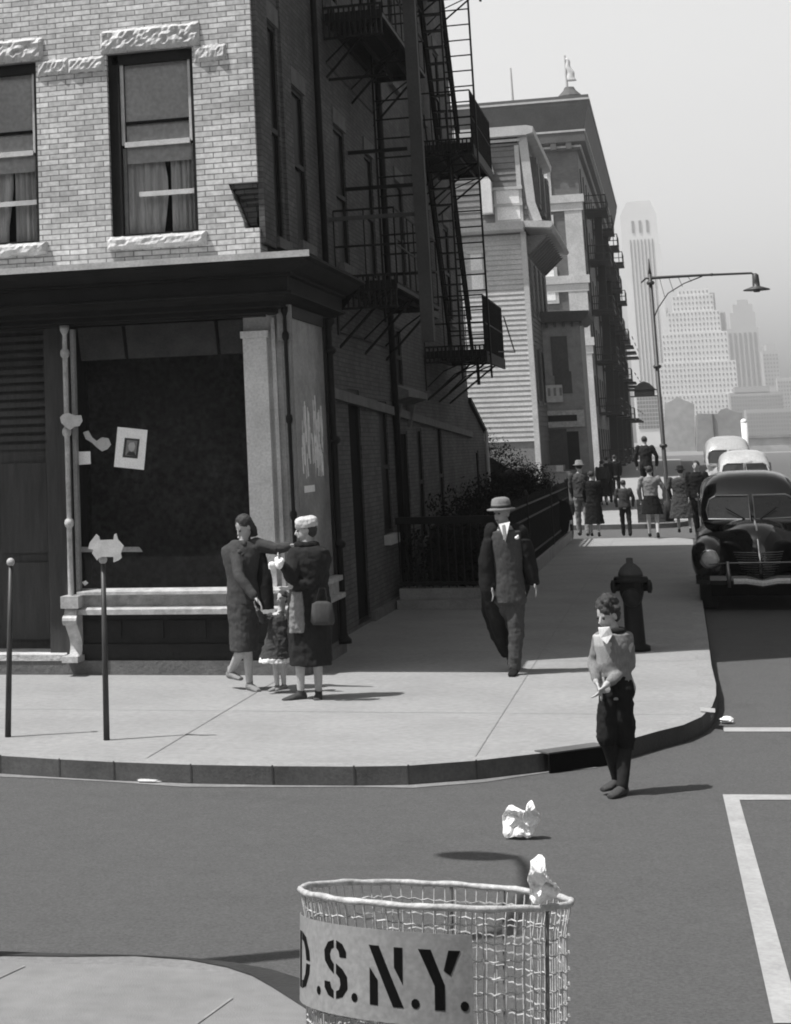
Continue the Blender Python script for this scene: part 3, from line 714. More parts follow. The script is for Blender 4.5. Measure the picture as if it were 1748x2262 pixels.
# counterweight rod hanging off the lower platform
t = MB(); t.tube([AX(1113, 700, -2.85), AX(1135, 770, -2.8), AX(1138, 778, -2.8), AX(1100, 777, -2.85)], .012, 5); t.box(-3.15, -3.1, 31.2, 31.25, 3.2, 3.7); t.obj('counterweight_rod', 'iron', e2)
# square flue running up the wall in front of the escapes
fl = AY(917, 166, 22.3); fl2 = AY(939, 620, 22.3)
t = MB(); t.prism([(fl2.x-.075, 3.45), (fl2.x+.075, 3.45), (fl2.x+.075, 15), (fl2.x-.075, 15)], 'y', 22.25, 22.4)
for z in (5, 8.4, 11.6): t.box(XS, fl2.x-.03, 22.3, 22.34, z, z+.05)
M['flue'] = gmat('flue_iron', .05, .7, .3, 2); t.obj('flue', 'flue', B)
t = MB(); t.tube([(XS+.06, 26.7, .1), (XS+.06, 26.7, 14)], .05, 8); t.tube([(XS+.06, 21.6, 3.6), (XS+.06, 21.62, 14)], .04, 8); t.obj('drainpipe', 'iron', B, smooth=True)
# low rear wing
t = MB(); wall_with_holes(t, XS-.003, YE, 39.9, 0, 2.35, [(38.0, 38.5, .1, 2.1)], .3)
t.prism([(YE, 2.35), (39.9, 2.35), (39.9, 2.45), (YE, 3.05)], 'x', XS-.3, XS-.003); t.box(-8, XS-.31, 39.6, 39.89, 0, 2.4); t.obj('rear_wing', 'brick_side', B)
t = MB(); t.prism([(YE, 3.05), (39.98, 2.45), (39.98, 2.53), (YE, 3.15)], 'x', -8, XS+.06); t.obj('rear_roof', 'dark_paint', B)
side_window(38.0, 38.5, .1, 2.1, 'door')
t = MB(); t.tube([(XS+.05, 39.8, .1), (XS+.05, 39.8, 2.5)], .04, 8); t.obj('rear_drainpipe', 'limestone', B)

# ------------------------------------------------------------ areaway fence and hedge
fc = thing('areaway_fence', 'low black iron fence with ivy round the yard beside the dark brick wall', 'fence', (-2.55, 26, 0))
t = MB(); t.box(-3.86, -2.5, 25.6, 26.1, 0.002, .12); t.box(-3.86, -2.5, 25.9, 26.4, .122, .26); t.box(-2.62, -2.48, 26.1, 44.0, .002, .2); t.obj('base_step', 'grey_paint', fc)
t = MB(); t.box(-3.88, -2.5, 25.98, 26.06, 1.13, 1.23); t.box(-3.88, -2.5, 26.0, 26.05, .3, .34)
for i in range(13): x = -3.85+i*1.33/12; t.box(x-.008, x+.008, 26.015, 26.031, .1, 1.16)
t.obj('gate_panel', 'iron', fc)
t = MB()
for z in (1.18, .95, .35): t.tube([(-2.54, 26.1, z), (-2.54, 43.9, z)], .02, 6)
for i in range(100): y = 26.15+i*17.7/99; t.box(-2.549, -2.531, y, y+.018, .2, 1.32)
t.obj('railing', 'iron', fc)
for y in (26.05, 32, 38, 43.95):
    t = MB(); t.lathe([(.06, 0), (.06, .1), (.035, .14), (.035, 1.3), (.05, 1.32), (.05, 1.36), (.02, 1.42)], (-2.54, y, 0), 10); t.obj('post', 'iron', fc, smooth=True)
def leaves(mb, pts, size, rnd):
    for p in pts:
        a = Vector((rnd.gauss(0, 1), rnd.gauss(0, 1), rnd.gauss(0, 1))).normalized(); b = a.cross(Vector((rnd.random(), rnd.random(), 1))).normalized(); c = Vector(p); s = size*(.6+.8*rnd.random())
        mb._add([c-a*s, c+b*s*.5, c+a*s, c-b*s*.5], [(0, 1, 2, 3)])
rnd = random.Random(3)
t = MB(); pts = []
for i in range(1500): # ivy on the gate end
    pts.append((-3.83+1.3*rnd.random(), 26.2+.2*rnd.random(), .2+.85*rnd.random()**1.2))
leaves(t, pts, .035, rnd); t.obj('ivy', 'leaf', fc)
def hedge(name, label, y0, y1, x0, x1, hf, n, seed):
    h = thing(name, label, 'hedge', ((x0+x1)/2, (y0+y1)/2, 0), 'hedges behind the iron fence'); rnd = random.Random(seed); t = MB(); pts = []
    for i in range(n):
        u, v, w = rnd.random(), rnd.random(), rnd.random(); y = y0+(y1-y0)*u; x = x0+(x1-x0)*v
        top = hf(u, v)*(1+.12*math.sin(u*37+v*9)+.06*math.sin(u*91))
        pts.append((x, y, .1+top*w**.6))
    leaves(t, pts, .03, rnd); t.obj('foliage', 'leaf', h)
    s = MB()
    for i in range(10):
        y = y0+(y1-y0)*(i+.5)/10; x = (x0+x1)/2+rnd.uniform(-.2, .2); H = hf((i+.5)/10, .5)
        s.tube([(x, y, 0), (x+rnd.uniform(-.1, .1), y+.1, H*.5), (x+rnd.uniform(-.2, .2), y, H*.85)], [.03, .02, .008], 6)
    for u0 in range(8):
        for v0 in range(4): u_, v_ = (u0+.5)/8, (v0+.5)/4; s.ball((x0+(x1-x0)*v_, y0+(y1-y0)*u_, hf(u_, v_)*.42), ((x1-x0)*.2, (y1-y0)*.09, hf(u_, v_)*.46), 8, 6)
    s.obj('stem', 'black', h)
hedge('hedge', 'dark dense ivy covered hedge mass just behind the man in the light hat', 27, 40.5, -3.6, -2.62, lambda u, v: 1.25+.3*u, 16000, 11)
hedge('hedge', 'taller dark hedge sloping down below the clapboard house', 40.5, 44, -5.0, -2.62, lambda u, v: 2.95-1.6*v-.3*u, 9000, 12)
# ------------------------------------------------------------ clapboard mansard house beyond the cross street
HX, HY = -4.2, 61.0
H_ = thing('mansard_house', 'tall clapboard house with mansard roof, pale side wall and a shop bay', 'house', (HX, HY, 0))
def hx(x, y, Y=HY): p = AY(x, y, Y); return p.x, p.z
cx0, ce = hx(1160, 512); cxb = HX
ct = hx(1160, 300)[1]
xr_top = hx(1158, 300)[0]; xr_bot = hx(1192, 498)[0]; xw = hx(1160, 525)[0]; cb_ = hx(1190, 940)[1]
HXW = xw
xw_b = hx(1188, 925)[0]
t = MB(); t.box(-16, xw, HY+.02, HY+9, 0, ce); t.obj('wall', 'clap_dark', H_)
t = MB(); n = int((ce-2.3)/.165)
for i in range(n): z = 2.3+i*.165; t.prism([(HY+.02, z), (HY-.035, z), (HY-.005, z+.163), (HY+.02, z+.163)], 'x', -16, xw-.12)
t.obj('clapboards', 'clap', H_)
t = MB(); t.box(xw-.14, xw+.03, HY-.06, HY+.2, 0, ce); t.obj('corner_board', 'trim', H_)
t = MB(); t.box(xw-.14, xw+.03, HY+8.8, HY+9.03, 0, ce); t.obj('corner_board', 'trim', H_)
# street side siding, seen raking
t = MB()
for i in range(n): z = 2.3+i*.165; t.prism([(xw, z), (xw+.03, z), (xw+.005, z+.163), (xw, z+.163)], 'y', HY+.21, HY+8.79)
t.obj('street_siding', 'clap_dark', H_)
# eave gutter round the base of the mansard
ee = hx(1223, 504)[0]
t = MB(); t.prism([(HY+.02, ce), (HY-.5, ce+.05), (HY-.56, ce+.3), (HY+.02, ce+.34)], 'x', -16, xw)
t.prism([(xw, ce+.14), (ee-.1, ce+.06), (ee, ce+.14), (ee-.03, ce+.27), (xw, ce+.34)], 'y', HY-.3, HY+9.3); t.obj('street_eave', 'clap', H_); t = MB()
t.prism([(HY+9.0, ce), (HY+9.3, ce+.05), (HY+9.3, ce+.3), (HY+9, ce+.34)], 'x', -16, xw); t.obj('eave', 'trim', H_)
for i in range(12): y = HY+.3+i*.74; t = MB(); t.prism([(xw+.03, ce-.7), (xw+.08, ce-.72), (ee-.2, ce-.1), (xw+.03, ce-.1)], 'y', y, y+.14); t.obj('eave_bracket', 'clap_dark', H_)
# mansard: near gable wall and the flared street slope
t = MB(); t.prism([(-16, ce+.34), (xr_bot-.05, ce+.34), (xr_bot-.25, ce+.9), (xr_top-.05, ct), (-16, ct)], 'y', HY+.05, HY+9); t.obj('roof', 'slate', H_)
t = MB(); t.prism([(xr_bot-.18, ce+.34), (xr_bot+.1, ce+.34), (xr_bot-.08, ce+.95), (xr_top+.08, ct), (xr_top-.2, ct), (xr_bot-.36, ce+.95)], 'y', HY-.04, HY+.045); t.box(-16, xr_top-.2, HY-.03, HY+.045, ct-.22, ct); t.box(xr_top-.35, xr_top-.2, HY-.02, HY+.045, ce+.34, ct-.22); t.obj('verge_trim', 'trim', H_)
gb = MB(); n_ = int((ct-ce-.6)/.2)
for i in range(n_):
    z = ce+.36+i*.2; u = (z-ce)/(ct-ce); gb.prism([(HY+.05, z), (HY+.015, z), (HY+.045, z+.195), (HY+.05, z+.195)], 'x', -16, xr_bot-.3+(xr_top-xr_bot)*u)
gb.obj('gable_boards', 'clap_dark', H_)
t = MB(); t.prism([(-16, ct), (xr_top+.05, ct), (xr_top+.3, ct+.06), (xr_top+.32, ct+.26), (xr_top+.1, ct+.32), (-16, ct+.34)], 'y', HY-.25, HY+9.2); t.obj('roof_cornice', 'trim', H_)
# side windows in the gable and a white chimney
def gwin(x0, x1, z0, z1, mat='clap_dark'):
    t = MB(); t.box(x0-.08, x1+.08, HY-.03, HY+.045, z0-.08, z1+.08); w = t.obj('window', mat, H_)
    t = MB(); t.box(x0, x1, HY-.045, HY-.031, z0, z1); t.obj('pane', 'pane_dark' if mat != 'trim' else 'shade', w)
    t = MB(); t.box(x0-.12, x1+.12, HY-.1, HY-.031, z1+.0, z1+.1); t.box(x0-.1, x1+.1, HY-.08, HY-.031, (z0+z1)/2-.05, (z0+z1)/2+.04); t.obj('hood', 'trim', w)
a, b = hx(1100, 487), hx(1146, 418); gwin(a[0], b[0], a[1], b[1], 'trim')
a, b = hx(1082, 320), hx(1142, 303); gwin(a[0], b[0], a[1], b[1])
a, b = hx(1044, 640), hx(1064, 560); gwin(a[0], b[0], a[1], b[1], 'trim')
a, b = hx(1066, 475), hx(1086, 385); t = MB(); t.box(a[0], b[0], HY-.5, HY+.04, a[1], b[1]); t.prism([(a[0]-.1, b[1]), (b[0]+.1, b[1]), ((a[0]+b[0])/2+.2, b[1]+.45)], 'y', HY-.55, HY+.04); t.obj('dormer', 'light_paint', H_)
for i in range(3):
    y = HY+1.6+i*2.6; f = 1-.0
    t = MB(); zc = ce+1.0
    t.prism([(xr_bot-.9, zc), (xr_bot-.05, zc), (xr_bot-.05, zc+1.7), (xr_bot-1.2, zc+1.9)], 'y', y, y+1.0); dm = t.obj('dormer', 'clap_dark', H_)
    t = MB(); t.box(xr_bot-.049, xr_bot-.03, y+.15, y+.85, zc+.15, zc+1.5); t.obj('pane', 'pane_dark', dm)
for st in range(2):
    for i in range(4):
        y = HY+.9+i*2.1; z = 3.6+st*2.9
        if st == 0 and i > 1: continue
        t = MB(); t.box(xw+.03, xw+.07, y-.1, y+1.0, z-.1, z+1.8); w = t.obj('window', 'clap_dark', H_)
        t = MB(); t.box(xw+.071, xw+.08, y, y+.9, z, z+1.7); t.obj('pane', 'pane_dark', w)
# projecting bay with its own cornice, sign panel and shop below
BY = 66.0
p = lambda x, y: (lambda q: (q.x, q.z))(AY(x, y, BY))
bx0 = p(1178, 700)[0]-.5; bx1 = p(1284, 760)[0]; bt = p(1240, 712)[1]; bb = p(1240, 945)[1]
t = MB(); t.box(bx0, bx1, BY, BY+3.4, 0, bt); bay = t.obj('shop_bay', 'grey_paint', H_)
t = MB(); t.prism([(bx0-.05, bt), (bx1+.1, bt), (bx1+.32, bt+.18), (bx1+.34, bt+.36), (bx0-.05, bt+.4)], 'y', BY-.3, BY+3.7)
for i in range(7): x = bx0+.3+i*(bx1-bx0)/7; t.box(x, x+.08, BY-.2, BY-.001, bt-.16, bt-.002)
t.obj('bay_cornice', 'brown_trim', bay)
t = MB(); a, b = p(1222, 830), p(1252, 742); t.box(a[0], b[0], BY-.03, BY-.002, a[1], b[1]); a, b = p(1228, 870), p(1262, 820); t.box(a[0], b[0], BY-.04, BY-.004, a[1], b[1]); t.obj('bay_window', 'brown_trim', bay)
t = MB(); a, b = p(1190, 890), p(1242, 850); t.box(a[0], b[0], BY-.14, BY-.05, a[1], b[1]); sg = t.obj('sign_board', 'sash', bay)
t = MB()
M['dim_paint'] = gmat('faded_lettering', .22, .9, .2, 5)
for i in range(4): # worn, unreadable blocks of lettering
    x = a[0]+.15+i*.2; t.box(x, x+.09, BY-.146, BY-.141, a[1]+.22, a[1]+.5)
t.obj('worn_lettering', 'dim_paint', sg)
t = MB(); a, b = p(1204, 945), p(1290, 905); t.box(a[0], b[0], BY-.12, BY-.002, a[1], b[1]); fa = t.obj('bay_fascia', 'iron_light', bay)
t = MB(); a, b = p(1212, 932), p(1275, 916); t.box(a[0], b[0], BY-.135, BY-.121, a[1], b[1]); t.obj('fascia_panel', 'dark_paint', fa)
t = MB(); a, b = p(1205, 1060), p(1284, 946); t.box(a[0], b[0]-.5, BY-.04, BY-.003, .1, b[1]); t.obj('bay_shop_window', 'brown_trim', bay)
t = MB(); t.box(b[0]-.5, b[0]-.1, BY-.03, BY-.002, .1, b[1]-.1); t.obj('bay_door', 'dark_paint', bay)
t = MB(); t.box(HXW, HXW+.9, HY+.3, BY-.3, 0, 1.3); t.box(HXW, HXW+.7, HY+.2, HY+1.4, 1.3, 1.5); t.obj('stoop', 'stone_dark', H_)

# ------------------------------------------------------------ big apartment block
AYY = 117.0
A_ = thing('apartment_block', 'tall brown apartment block with a heavy overhanging roof cornice behind the clapboard house', 'building', (-4.2, AYY, 0))
q = lambda x, y, Y=AYY: (lambda r_: (r_.x, r_.z))(AY(x, y, Y))
ax = q(1290, 560)[0]; az = q(1290, 300)[1]; cxx, czz = q(1301, 214)
AE = 172.0
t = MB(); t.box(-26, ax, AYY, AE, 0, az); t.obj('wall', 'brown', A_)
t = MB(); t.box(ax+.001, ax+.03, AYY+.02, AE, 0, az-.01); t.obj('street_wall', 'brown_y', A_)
t = MB(); ov = cxx-ax
pr = [(.05, az-.9), (.25, az-.85), (.25, az-.5), (.6, az-.4), (ov*.6, az+.1), (ov*.6, az+.35), (ov*.8, az+.5*(czz-az)), (ov*.95, az+.75*(czz-az)), (ov*.95, az+.82*(czz-az)), (ov, az+.85*(czz-az)), (ov, czz-.25), (ov, czz)]
PS = [[(-26, AYY-d, z), (ax+d, AYY-d, z), (ax+d, AE+d, z)] for d, z in pr]
for i in range(len(PS)-1):
    for k in range(2): t.quad(PS[i][k], PS[i][k+1], PS[i+1][k+1], PS[i+1][k])
t.quad(PS[-1][0], PS[-1][1], PS[-1][2], (-26, AE, czz)); t.quad(PS[0][0], PS[0][1], PS[0][2], (-26, AE, az-.9))
t._add([s_[2] for s_ in PS]+[(-26, AE, czz), (-26, AE, az-.9)], [tuple(range(len(PS)+2))])
t.obj('roof_cornice', 'brown_trim', A_)
for i in range(10): t = MB(); x = ax-.6-i*.95; t.box(x, x+.35, AYY-.58, AYY-.25, az-.84, az-.42); t.obj('cornice_modillion', 'brown_trim', A_)
t = MB()
for d_, z_ in ((.27, az-.72), (ov*.6, az+.22), (ov, czz-.32)): t.box(-26, ax+d_+.05, AYY-d_-.05, AYY-d_+.1, z_, z_+.12); t.box(ax+d_-.1, ax+d_+.05, AYY-d_+.11, AE, z_, z_+.12)
t.obj('cornice_fillet', 'limestone', A_)
fl_h = (az-3)/6
t = MB()
for z in (q(1280, 588)[1]*0+az-4.2, az-9.3, az-13.2): t.box(-26, ax+.25, AYY-.25, AYY-.001, z, z+.5); t.box(-26, ax+.15, AYY-.15, AYY-.001, z-.5, z-.001)
t.obj('string_course', 'limestone', A_)
t = MB(); a = q(1250, 1000)[0]
t.box(ax-1.1, ax+.05, AYY-.12, AYY-.002, 0, az-9.81); t.box(ax-1.0, ax+.05, AYY-.1, AYY-.002, az-8.79, az-4.71); t.obj('corner_pier', 'limestone', A_)
for k in range(6):
    for i in range(6):
        x1 = ax-1.9-i*2.5; x0 = x1-1.2; z0 = az-3.9-k*3.3+.2
        t = MB(); t.box(x0-.2, x1+.2, AYY-.1, AYY-.001, z0-.2, z0+2.1); w = t.obj('window', 'limestone' if k < 3 else 'brown_trim', A_)
        t = MB(); t.box(x0, x1, AYY-.115, AYY-.101, z0, z0+.9); t.box(x0, x1, AYY-.115, AYY-.101, z0+1.0, z0+1.9); t.obj('pane', 'shade', w)
for k in range(6):
    for i in range(14):
        y0 = AYY+2+i*3.9; z0 = az-3.9-k*3.3+.2
        t = MB(); t.box(ax+.031, ax+.09, y0, y0+1.3, z0, z0+1.9); t.obj('window', 'pane_dark', A_)
for j_, y0 in enumerate((AYY+5, AYY+17, AYY+29, AYY+43)):
    e = MB(); e.box(ax+.03, ax+.1, y0, y0+.1, 4, az-3); er = e.obj('fire_escape', 'iron', A_)
    e = MB()
    for k in range(6):
        z = az-4.2-k*3.3+.0
        e.box(ax+.04, ax+1.45, y0, y0+4.5, z, z+.16)
        for zz in (.5, 1.0): e.box(ax+.04, ax+1.4, y0, y0+.04, z+zz, z+zz+.06); e.box(ax+1.38, ax+1.44, y0, y0+4.5, z+zz, z+zz+.06)
        for v in range(7): e.box(ax+1.39, ax+1.43, y0+v*.74, y0+v*.74+.05, z+.16, z+1.0)
        e.box(ax+.1, ax+.15, y0, y0+.05, z+.16, z+1.0); e.box(ax+1.1, ax+1.16, y0, y0+.05, z+.16, z+1.0)
        if k < 5: e.prism([(y0+.5, z-3.1), (y0+.8, z-3.1), (y0+4.0, z), (y0+3.7, z)], 'x', ax+.5, ax+1.0)
    e.obj('platform', 'iron', er)
t = MB(); a = q(1256, 212); t.lathe([(.8, 0), (.8, .5), (.4, .9), (.3, 1.1)], (a[0], AYY+2, czz), 12); t.obj('chimney', 'brown_trim', A_)
def flagpole(x, yb, yt, rad, label, flag=False):
    b_ = AY(x, yb, AYY+2); tp = AY(x, yt, AYY+2)
    f = thing('flagpole', label, 'flagpole', (b_.x, AYY+2, b_.z), 'poles on the brown roof')
    t = MB(); t.tube([(b_.x, AYY+2, czz-.3), (b_.x, AYY+2, tp.z)], [rad, rad*.6], 8); t.obj('pole', 'limestone', f)
    if flag:
        t = MB(); n = 14; z1 = tp.z-.2; z0 = b_.z+.9
        t.loft([((b_.x+.1+.25*i/n+.05*math.sin(i*.9), AYY+2, z1+(z0-z1)*i/n), .1+.2*i/n, .12, ) for i in range(n+1)], 10); t.obj('furled_flag', 'light_paint', f, smooth=True)
flagpole(1133, 222, 150, .09, 'thin bare pole standing on the cornice of the brown apartment block')
flagpole(1254, 210, 122, .1, 'pale pole with a furled cloth beside the roof chimney of the brown block', True)
# next block down the street, lower
L_ = thing('tenement', 'lower dark tenement hung with fire escapes at the far end of the row', 'building', (-4, 173, 0))
lz = AX(1392, 850, ax).z
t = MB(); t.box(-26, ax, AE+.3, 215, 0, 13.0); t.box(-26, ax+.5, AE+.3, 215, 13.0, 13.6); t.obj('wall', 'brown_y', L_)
for k in range(3):
    for i in range(5): t = MB(); t.box(ax+.02, ax+.08, 176+i*7, 178+i*7, 2.5+k*3.4, 4.6+k*3.4); t.obj('window', 'pane_dark', L_)
t = MB()
for k in range(3):
    for i in range(3): t.box(ax+.01, ax+1.4, 178+i*12, 183+i*12, 4.2+k*3.4, 4.36+k*3.4); t.box(ax+1.35, ax+1.4, 178+i*12, 183+i*12, 5.1+k*3.4, 5.2+k*3.4)
t.obj('fire_escape', 'iron', L_)

# unseen row added across the street to the right; it blocks sky light
for i, (y0, y1, h_, lab) in enumerate(((11, 30, 15, 'brick row building across the street with the tallest roof'), (30.4, 43, 14, 'narrow brick row building across the street'), (54, 78, 15, 'wide brick row building past the cross street'), (78.4, 110, 14, 'long brick row building farther down across the street'))):
    b = thing('row_building', lab, 'building', (13.5, y0, 0), 'buildings across the street')
    t = MB(); wall_with_holes(t, 13.8, y0, y1, 0, h_, [(y0+1.2+k*2.4, y0+2.2+k*2.4, 1+3.3*s2, 2.9+3.3*s2) for k in range(int((y1-y0-2)/2.4)) for s2 in range(int(h_/3.3))], .3); t.box(13.8, 26, y0, y1, 0, h_-.3); t.obj('wall', 'brick_side', b)
    t = MB(); t.box(13.1, 26.2, y0, y1, h_, h_+.4); t.obj('roof_cornice', 'cornice', b)
t = MB(); t.box(9.6, 13.5, 9, 43.5, ROAD-.01, 0); struct(t, 'opposite_pavement', 'concrete')
b = thing('row_building', 'brick building behind the photographer across the road', 'building', (-6, -7, 0), 'buildings across the street')  # unseen block added behind the camera to cut sky light
t = MB(); t.box(-60, 6, -20, -7, 0, 15); t.obj('wall', 'brick_return', b); t = MB(); t.box(-60.2, 6.2, -20, -6.6, 15.01, 15.4); t.obj('roof_cornice', 'cornice', b)
# ------------------------------------------------------------ distant buildings and towers
def far_block(name, label, cat, poly_px, Y, depth, mat, wins=None, parts=None, group=None):
    # poly_px: outline of the near face; a real block of that size and depth stands at Y
    P = [AY(x, y, Y) for x, y in poly_px]
    b = thing(name, label, cat, (P[0].x, Y, 0), group)
    t = MB(); t.prism([(v.x, v.z) for v in P], 'y', Y, Y+depth); t.obj('wall', mat, b)
    if wins:
        (x0, y0, x1, y1, nx, nz, fw_, fh_) = wins
        a = AY(x0, y0, Y); c = AY(x1, y1, Y); t = MB()
        xa = AY(x0, y0, Y).x; xb = AY(x1, y0, Y).x; za = a.z; zc = c.z
        for i in range(nx):
            for k in range(nz):
                u0 = xa+(xb-xa)*(i+.5-fw_/2)/nx; u1 = xa+(xb-xa)*(i+.5+fw_/2)/nx; v0 = za+(zc-za)*(k+.5-fh_/2)/nz; v1 = za+(zc-za)*(k+.5+fh_/2)/nz
                t.box(u0, u1, Y-.25, Y-.05, v0, v1)
        o_ = t.obj('windows', 'far_window', b); o_['kind'] = 'stuff'
    return b, P
M['tower_stone'] = gmat('tower_stone', .62, .8, .08, .01, fine=.04)
M['tower_stone2'] = gmat('tower_stone_grey', .38, .8, .08, .01, fine=.04)
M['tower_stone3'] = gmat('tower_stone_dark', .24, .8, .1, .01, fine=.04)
M['far_window'] = gmat('distant_window', .12, .5, .2, .02)
M['far_dark'] = gmat('distant_slate', .2, .85, .12, .05)
M['far_grey'] = gmat('distant_grey_wall', .3, .85, .12, .05)
def tz(y, x=1450, Y=1500): return AY(x, y, Y).z
def txx(x, y, Y=1500): return AY(x, y, Y).x
def tiers(b, Y, spec, mat, name='setback'):
    # spec: list of (xl, xr, ytop, ybottom px) with depth
    for i, (xl, xr, yt, yb, dp) in enumerate(spec):
        t = MB(); t.box(txx(xl, yt, Y), txx(xr, yt, Y), Y+i*0-(0), Y+dp, tz(yb, (xl+xr)/2, Y), tz(yt, (xl+xr)/2, Y)); t.obj(name, mat, b)
# T1 slender tower
Y1 = 1480
b = thing('skyscraper', 'slender pale skyscraper with chamfered top, tallest on the skyline', 'skyscraper', (txx(1400, 900, Y1), Y1, 0))
xl, xr = txx(1388, 700, Y1), txx(1452, 700, Y1)
t = MB(); Xa, Xb = txx(1370, 480, Y1), txx(1450, 480, Y1); w = Xb-Xa
zt1, zt2 = tz(445, 1400, Y1), tz(475, 1400, Y1)
t.prism([(Xa, -5), (Xb+3, -5), (Xb+3, tz(700, 1450, Y1)), (Xb+1.5, tz(700, 1450, Y1)), (Xb+1.5, tz(540, 1450, Y1)), (Xb, tz(540, 1450, Y1)), (Xb, zt2), (Xb-4, zt1), (Xa+6, zt1), (Xa, zt2)], 'y', Y1, Y1+32); t.obj('shaft', 'tower_stone', b)
t = MB()
for i in range(7):
    x = Xa+w*(.22+.1*i); t.box(x, x+w*.035, Y1-.6, Y1-.05, 20, tz(530, 1400, Y1))
for i in range(3): x = Xa+w*(.3+.2*i); t.box(x, x+w*.07, Y1-.6, Y1-.05, tz(515, 1400, Y1), tz(488, 1400, Y1))
t.obj('window_strip', 'far_window', b)
# T2 broad stepped pale tower with window grid
Y2 = 1400
b = thing('skyscraper', 'broad stepped white skyscraper covered with small windows, right of the street lamp', 'skyscraper', (txx(1540, 900, Y2), Y2, 0))
st = [(1497, 1566, 638, 652, 16), (1484, 1575, 652, 688, 20), (1474, 1590, 688, 735, 26), (1461, 1606, 735, 800, 32), (1448, 1625, 800, 872, 38), (1440, 1650, 872, 985, 44)]
wm = MB()
for i, (xl, xr, yt, yb, dp) in enumerate(st):
    xm_ = (xl+xr)/2; X0, X1 = txx(xl, yt, Y2), txx(xr, yt, Y2); Z0, Z1 = tz(yb, xm_, Y2), tz(yt, xm_, Y2); yo = Y2-i*2.0
    t = MB(); t.box(X0, X1, yo, Y2+dp+30, Z0-(0 if i < 5 else 8), Z1); t.obj('setback', 'tower_stone', b)
    nx = int((X1-X0)/2.6); nz = int((Z1-Z0)/3.6)
    for a in range(nx):
        for c in range(nz):
            x = X0+(X1-X0)*(a+.32)/nx; z = Z0+(Z1-Z0)*(c+.3)/max(nz, 1); wm.box(x, x+.95, yo-.3, yo-.05, z, z+1.7)
o = wm.obj('windows', 'far_window', b); o['kind'] = 'stuff'
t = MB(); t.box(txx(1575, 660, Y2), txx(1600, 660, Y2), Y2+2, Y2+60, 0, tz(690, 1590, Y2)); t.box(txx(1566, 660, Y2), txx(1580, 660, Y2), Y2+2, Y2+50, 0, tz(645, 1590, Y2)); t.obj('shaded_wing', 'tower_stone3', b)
# T3 domed tower and its neighbours
Y3 = 1620
b = thing('skyscraper', 'grey skyscraper with a rounded stepped crown, farthest right of the tall ones', 'skyscraper', (txx(1645, 900, Y3), Y3, 0))
for xl, xr, yt, yb in ((1628, 1652, 662, 672), (1618, 1662, 672, 690), (1612, 1668, 690, 725), (1606, 1676, 725, 765), (1600, 1684, 765, 985)):
    t = MB(); t.box(txx(xl, yt, Y3), txx(xr, yt, Y3), Y3, Y3+40, tz(yb, 1640, Y3)-(10 if yb > 900 else 0), tz(yt, 1640, Y3)); t.obj('setback', 'tower_stone2', b)
t = MB()
for i in range(6): x = txx(1612+i*11, 760, Y3); t.box(x, x+2, Y3-.5, Y3-.05, 20, tz(735, 1640, Y3))
t.obj('window_strip', 'far_window', b)
def blk(label, spec, Y, mat, name='office_building', strips=0):
    b = thing(name, label, 'building', (txx(spec[0][0], 900, Y), Y, 0), 'distant office buildings')
    for xl, xr, yt, yb in spec:
        t = MB(); t.box(txx(xl, yt, Y), txx(xr, yt, Y), Y, Y+40, tz(yb, xl, Y)-(8 if yb > 900 else 0), tz(yt, xl, Y)); t.obj('wall', mat, b)
    xl, xr, yt, yb = spec[-1]; t = MB(); n = max(3, int((xr-xl)/6))
    for i in range(n):
        x = txx(xl+(xr-xl)*(i+.3)/n, yt, Y)
        for k in range(8): z = tz(yt+8+k*9, xl, Y); t.box(x, x+1.1, Y-.4, Y-.05, z-1.4, z)
    o_ = t.obj('window_rows', 'far_window', b); o_['kind'] = 'stuff'
blk('pale narrow building with a small rounded head at the right of the domed skyscraper', [(1692, 1712, 760, 775), (1684, 1718, 775, 985)], 1560, 'tower_stone2')
blk('low wide hazy office block at the right edge of the photo', [(1716, 1790, 835, 985)], 1540, 'tower_stone2')
blk('dark hazy block in front of the domed skyscraper', [(1622, 1700, 855, 870), (1612, 1728, 868, 985)], 1300, 'tower_stone3')
blk('flat grey block low at the right edge behind the long wall', [(1648, 1800, 905, 985)], 1200, 'tower_stone3')
blk('grey block between the slender and the white skyscraper', [(1440, 1476, 682, 985)], 1600, 'tower_stone2')
blk('pale low building at the foot of the slender skyscraper, left of the lamp post', [(1404, 1462, 870, 985)], 900, 'tower_stone')
# nearer roofs at the foot of the street
far_block('warehouse', 'plain grey gabled warehouse just right of the lamp post', 'building', [(1468, 1010), (1468, 892), (1483, 886), (1497, 876), (1512, 884), (1534, 893), (1538, 1010)], 420, 30, 'far_grey')
b, P = far_block('warehouse', 'dark flat roofed warehouse between the gabled one and the white post', 'building', [(1540, 1010), (1540, 914), (1585, 914), (1592, 905), (1606, 901), (1618, 908), (1640, 913), (1644, 1010)], 400, 30, 'far_dark')
t = MB(); t.box(AY(1576, 950, 400).x, AY(1579, 950, 400).x, 399.6, 399.99, 0, AY(1577, 915, 400).z); t.obj('drainpipe', 'pole', b)
b = thing('street_wall', 'long low wall crossing the foot of the street at the right', 'wall', (8, 330, 0))
t = MB(); t.box(AY(1640, 962, 330).x, 60, 330, 331, -.2, AY(1700, 967, 330).z); t.obj('masonry', 'far_grey', b); t = MB(); t.box(AY(1640, 962, 330).x, 60, 329.7, 331.3, AY(1700, 967, 330).z, AY(1700, 961, 330).z); t.obj('coping', 'far_dark', b)

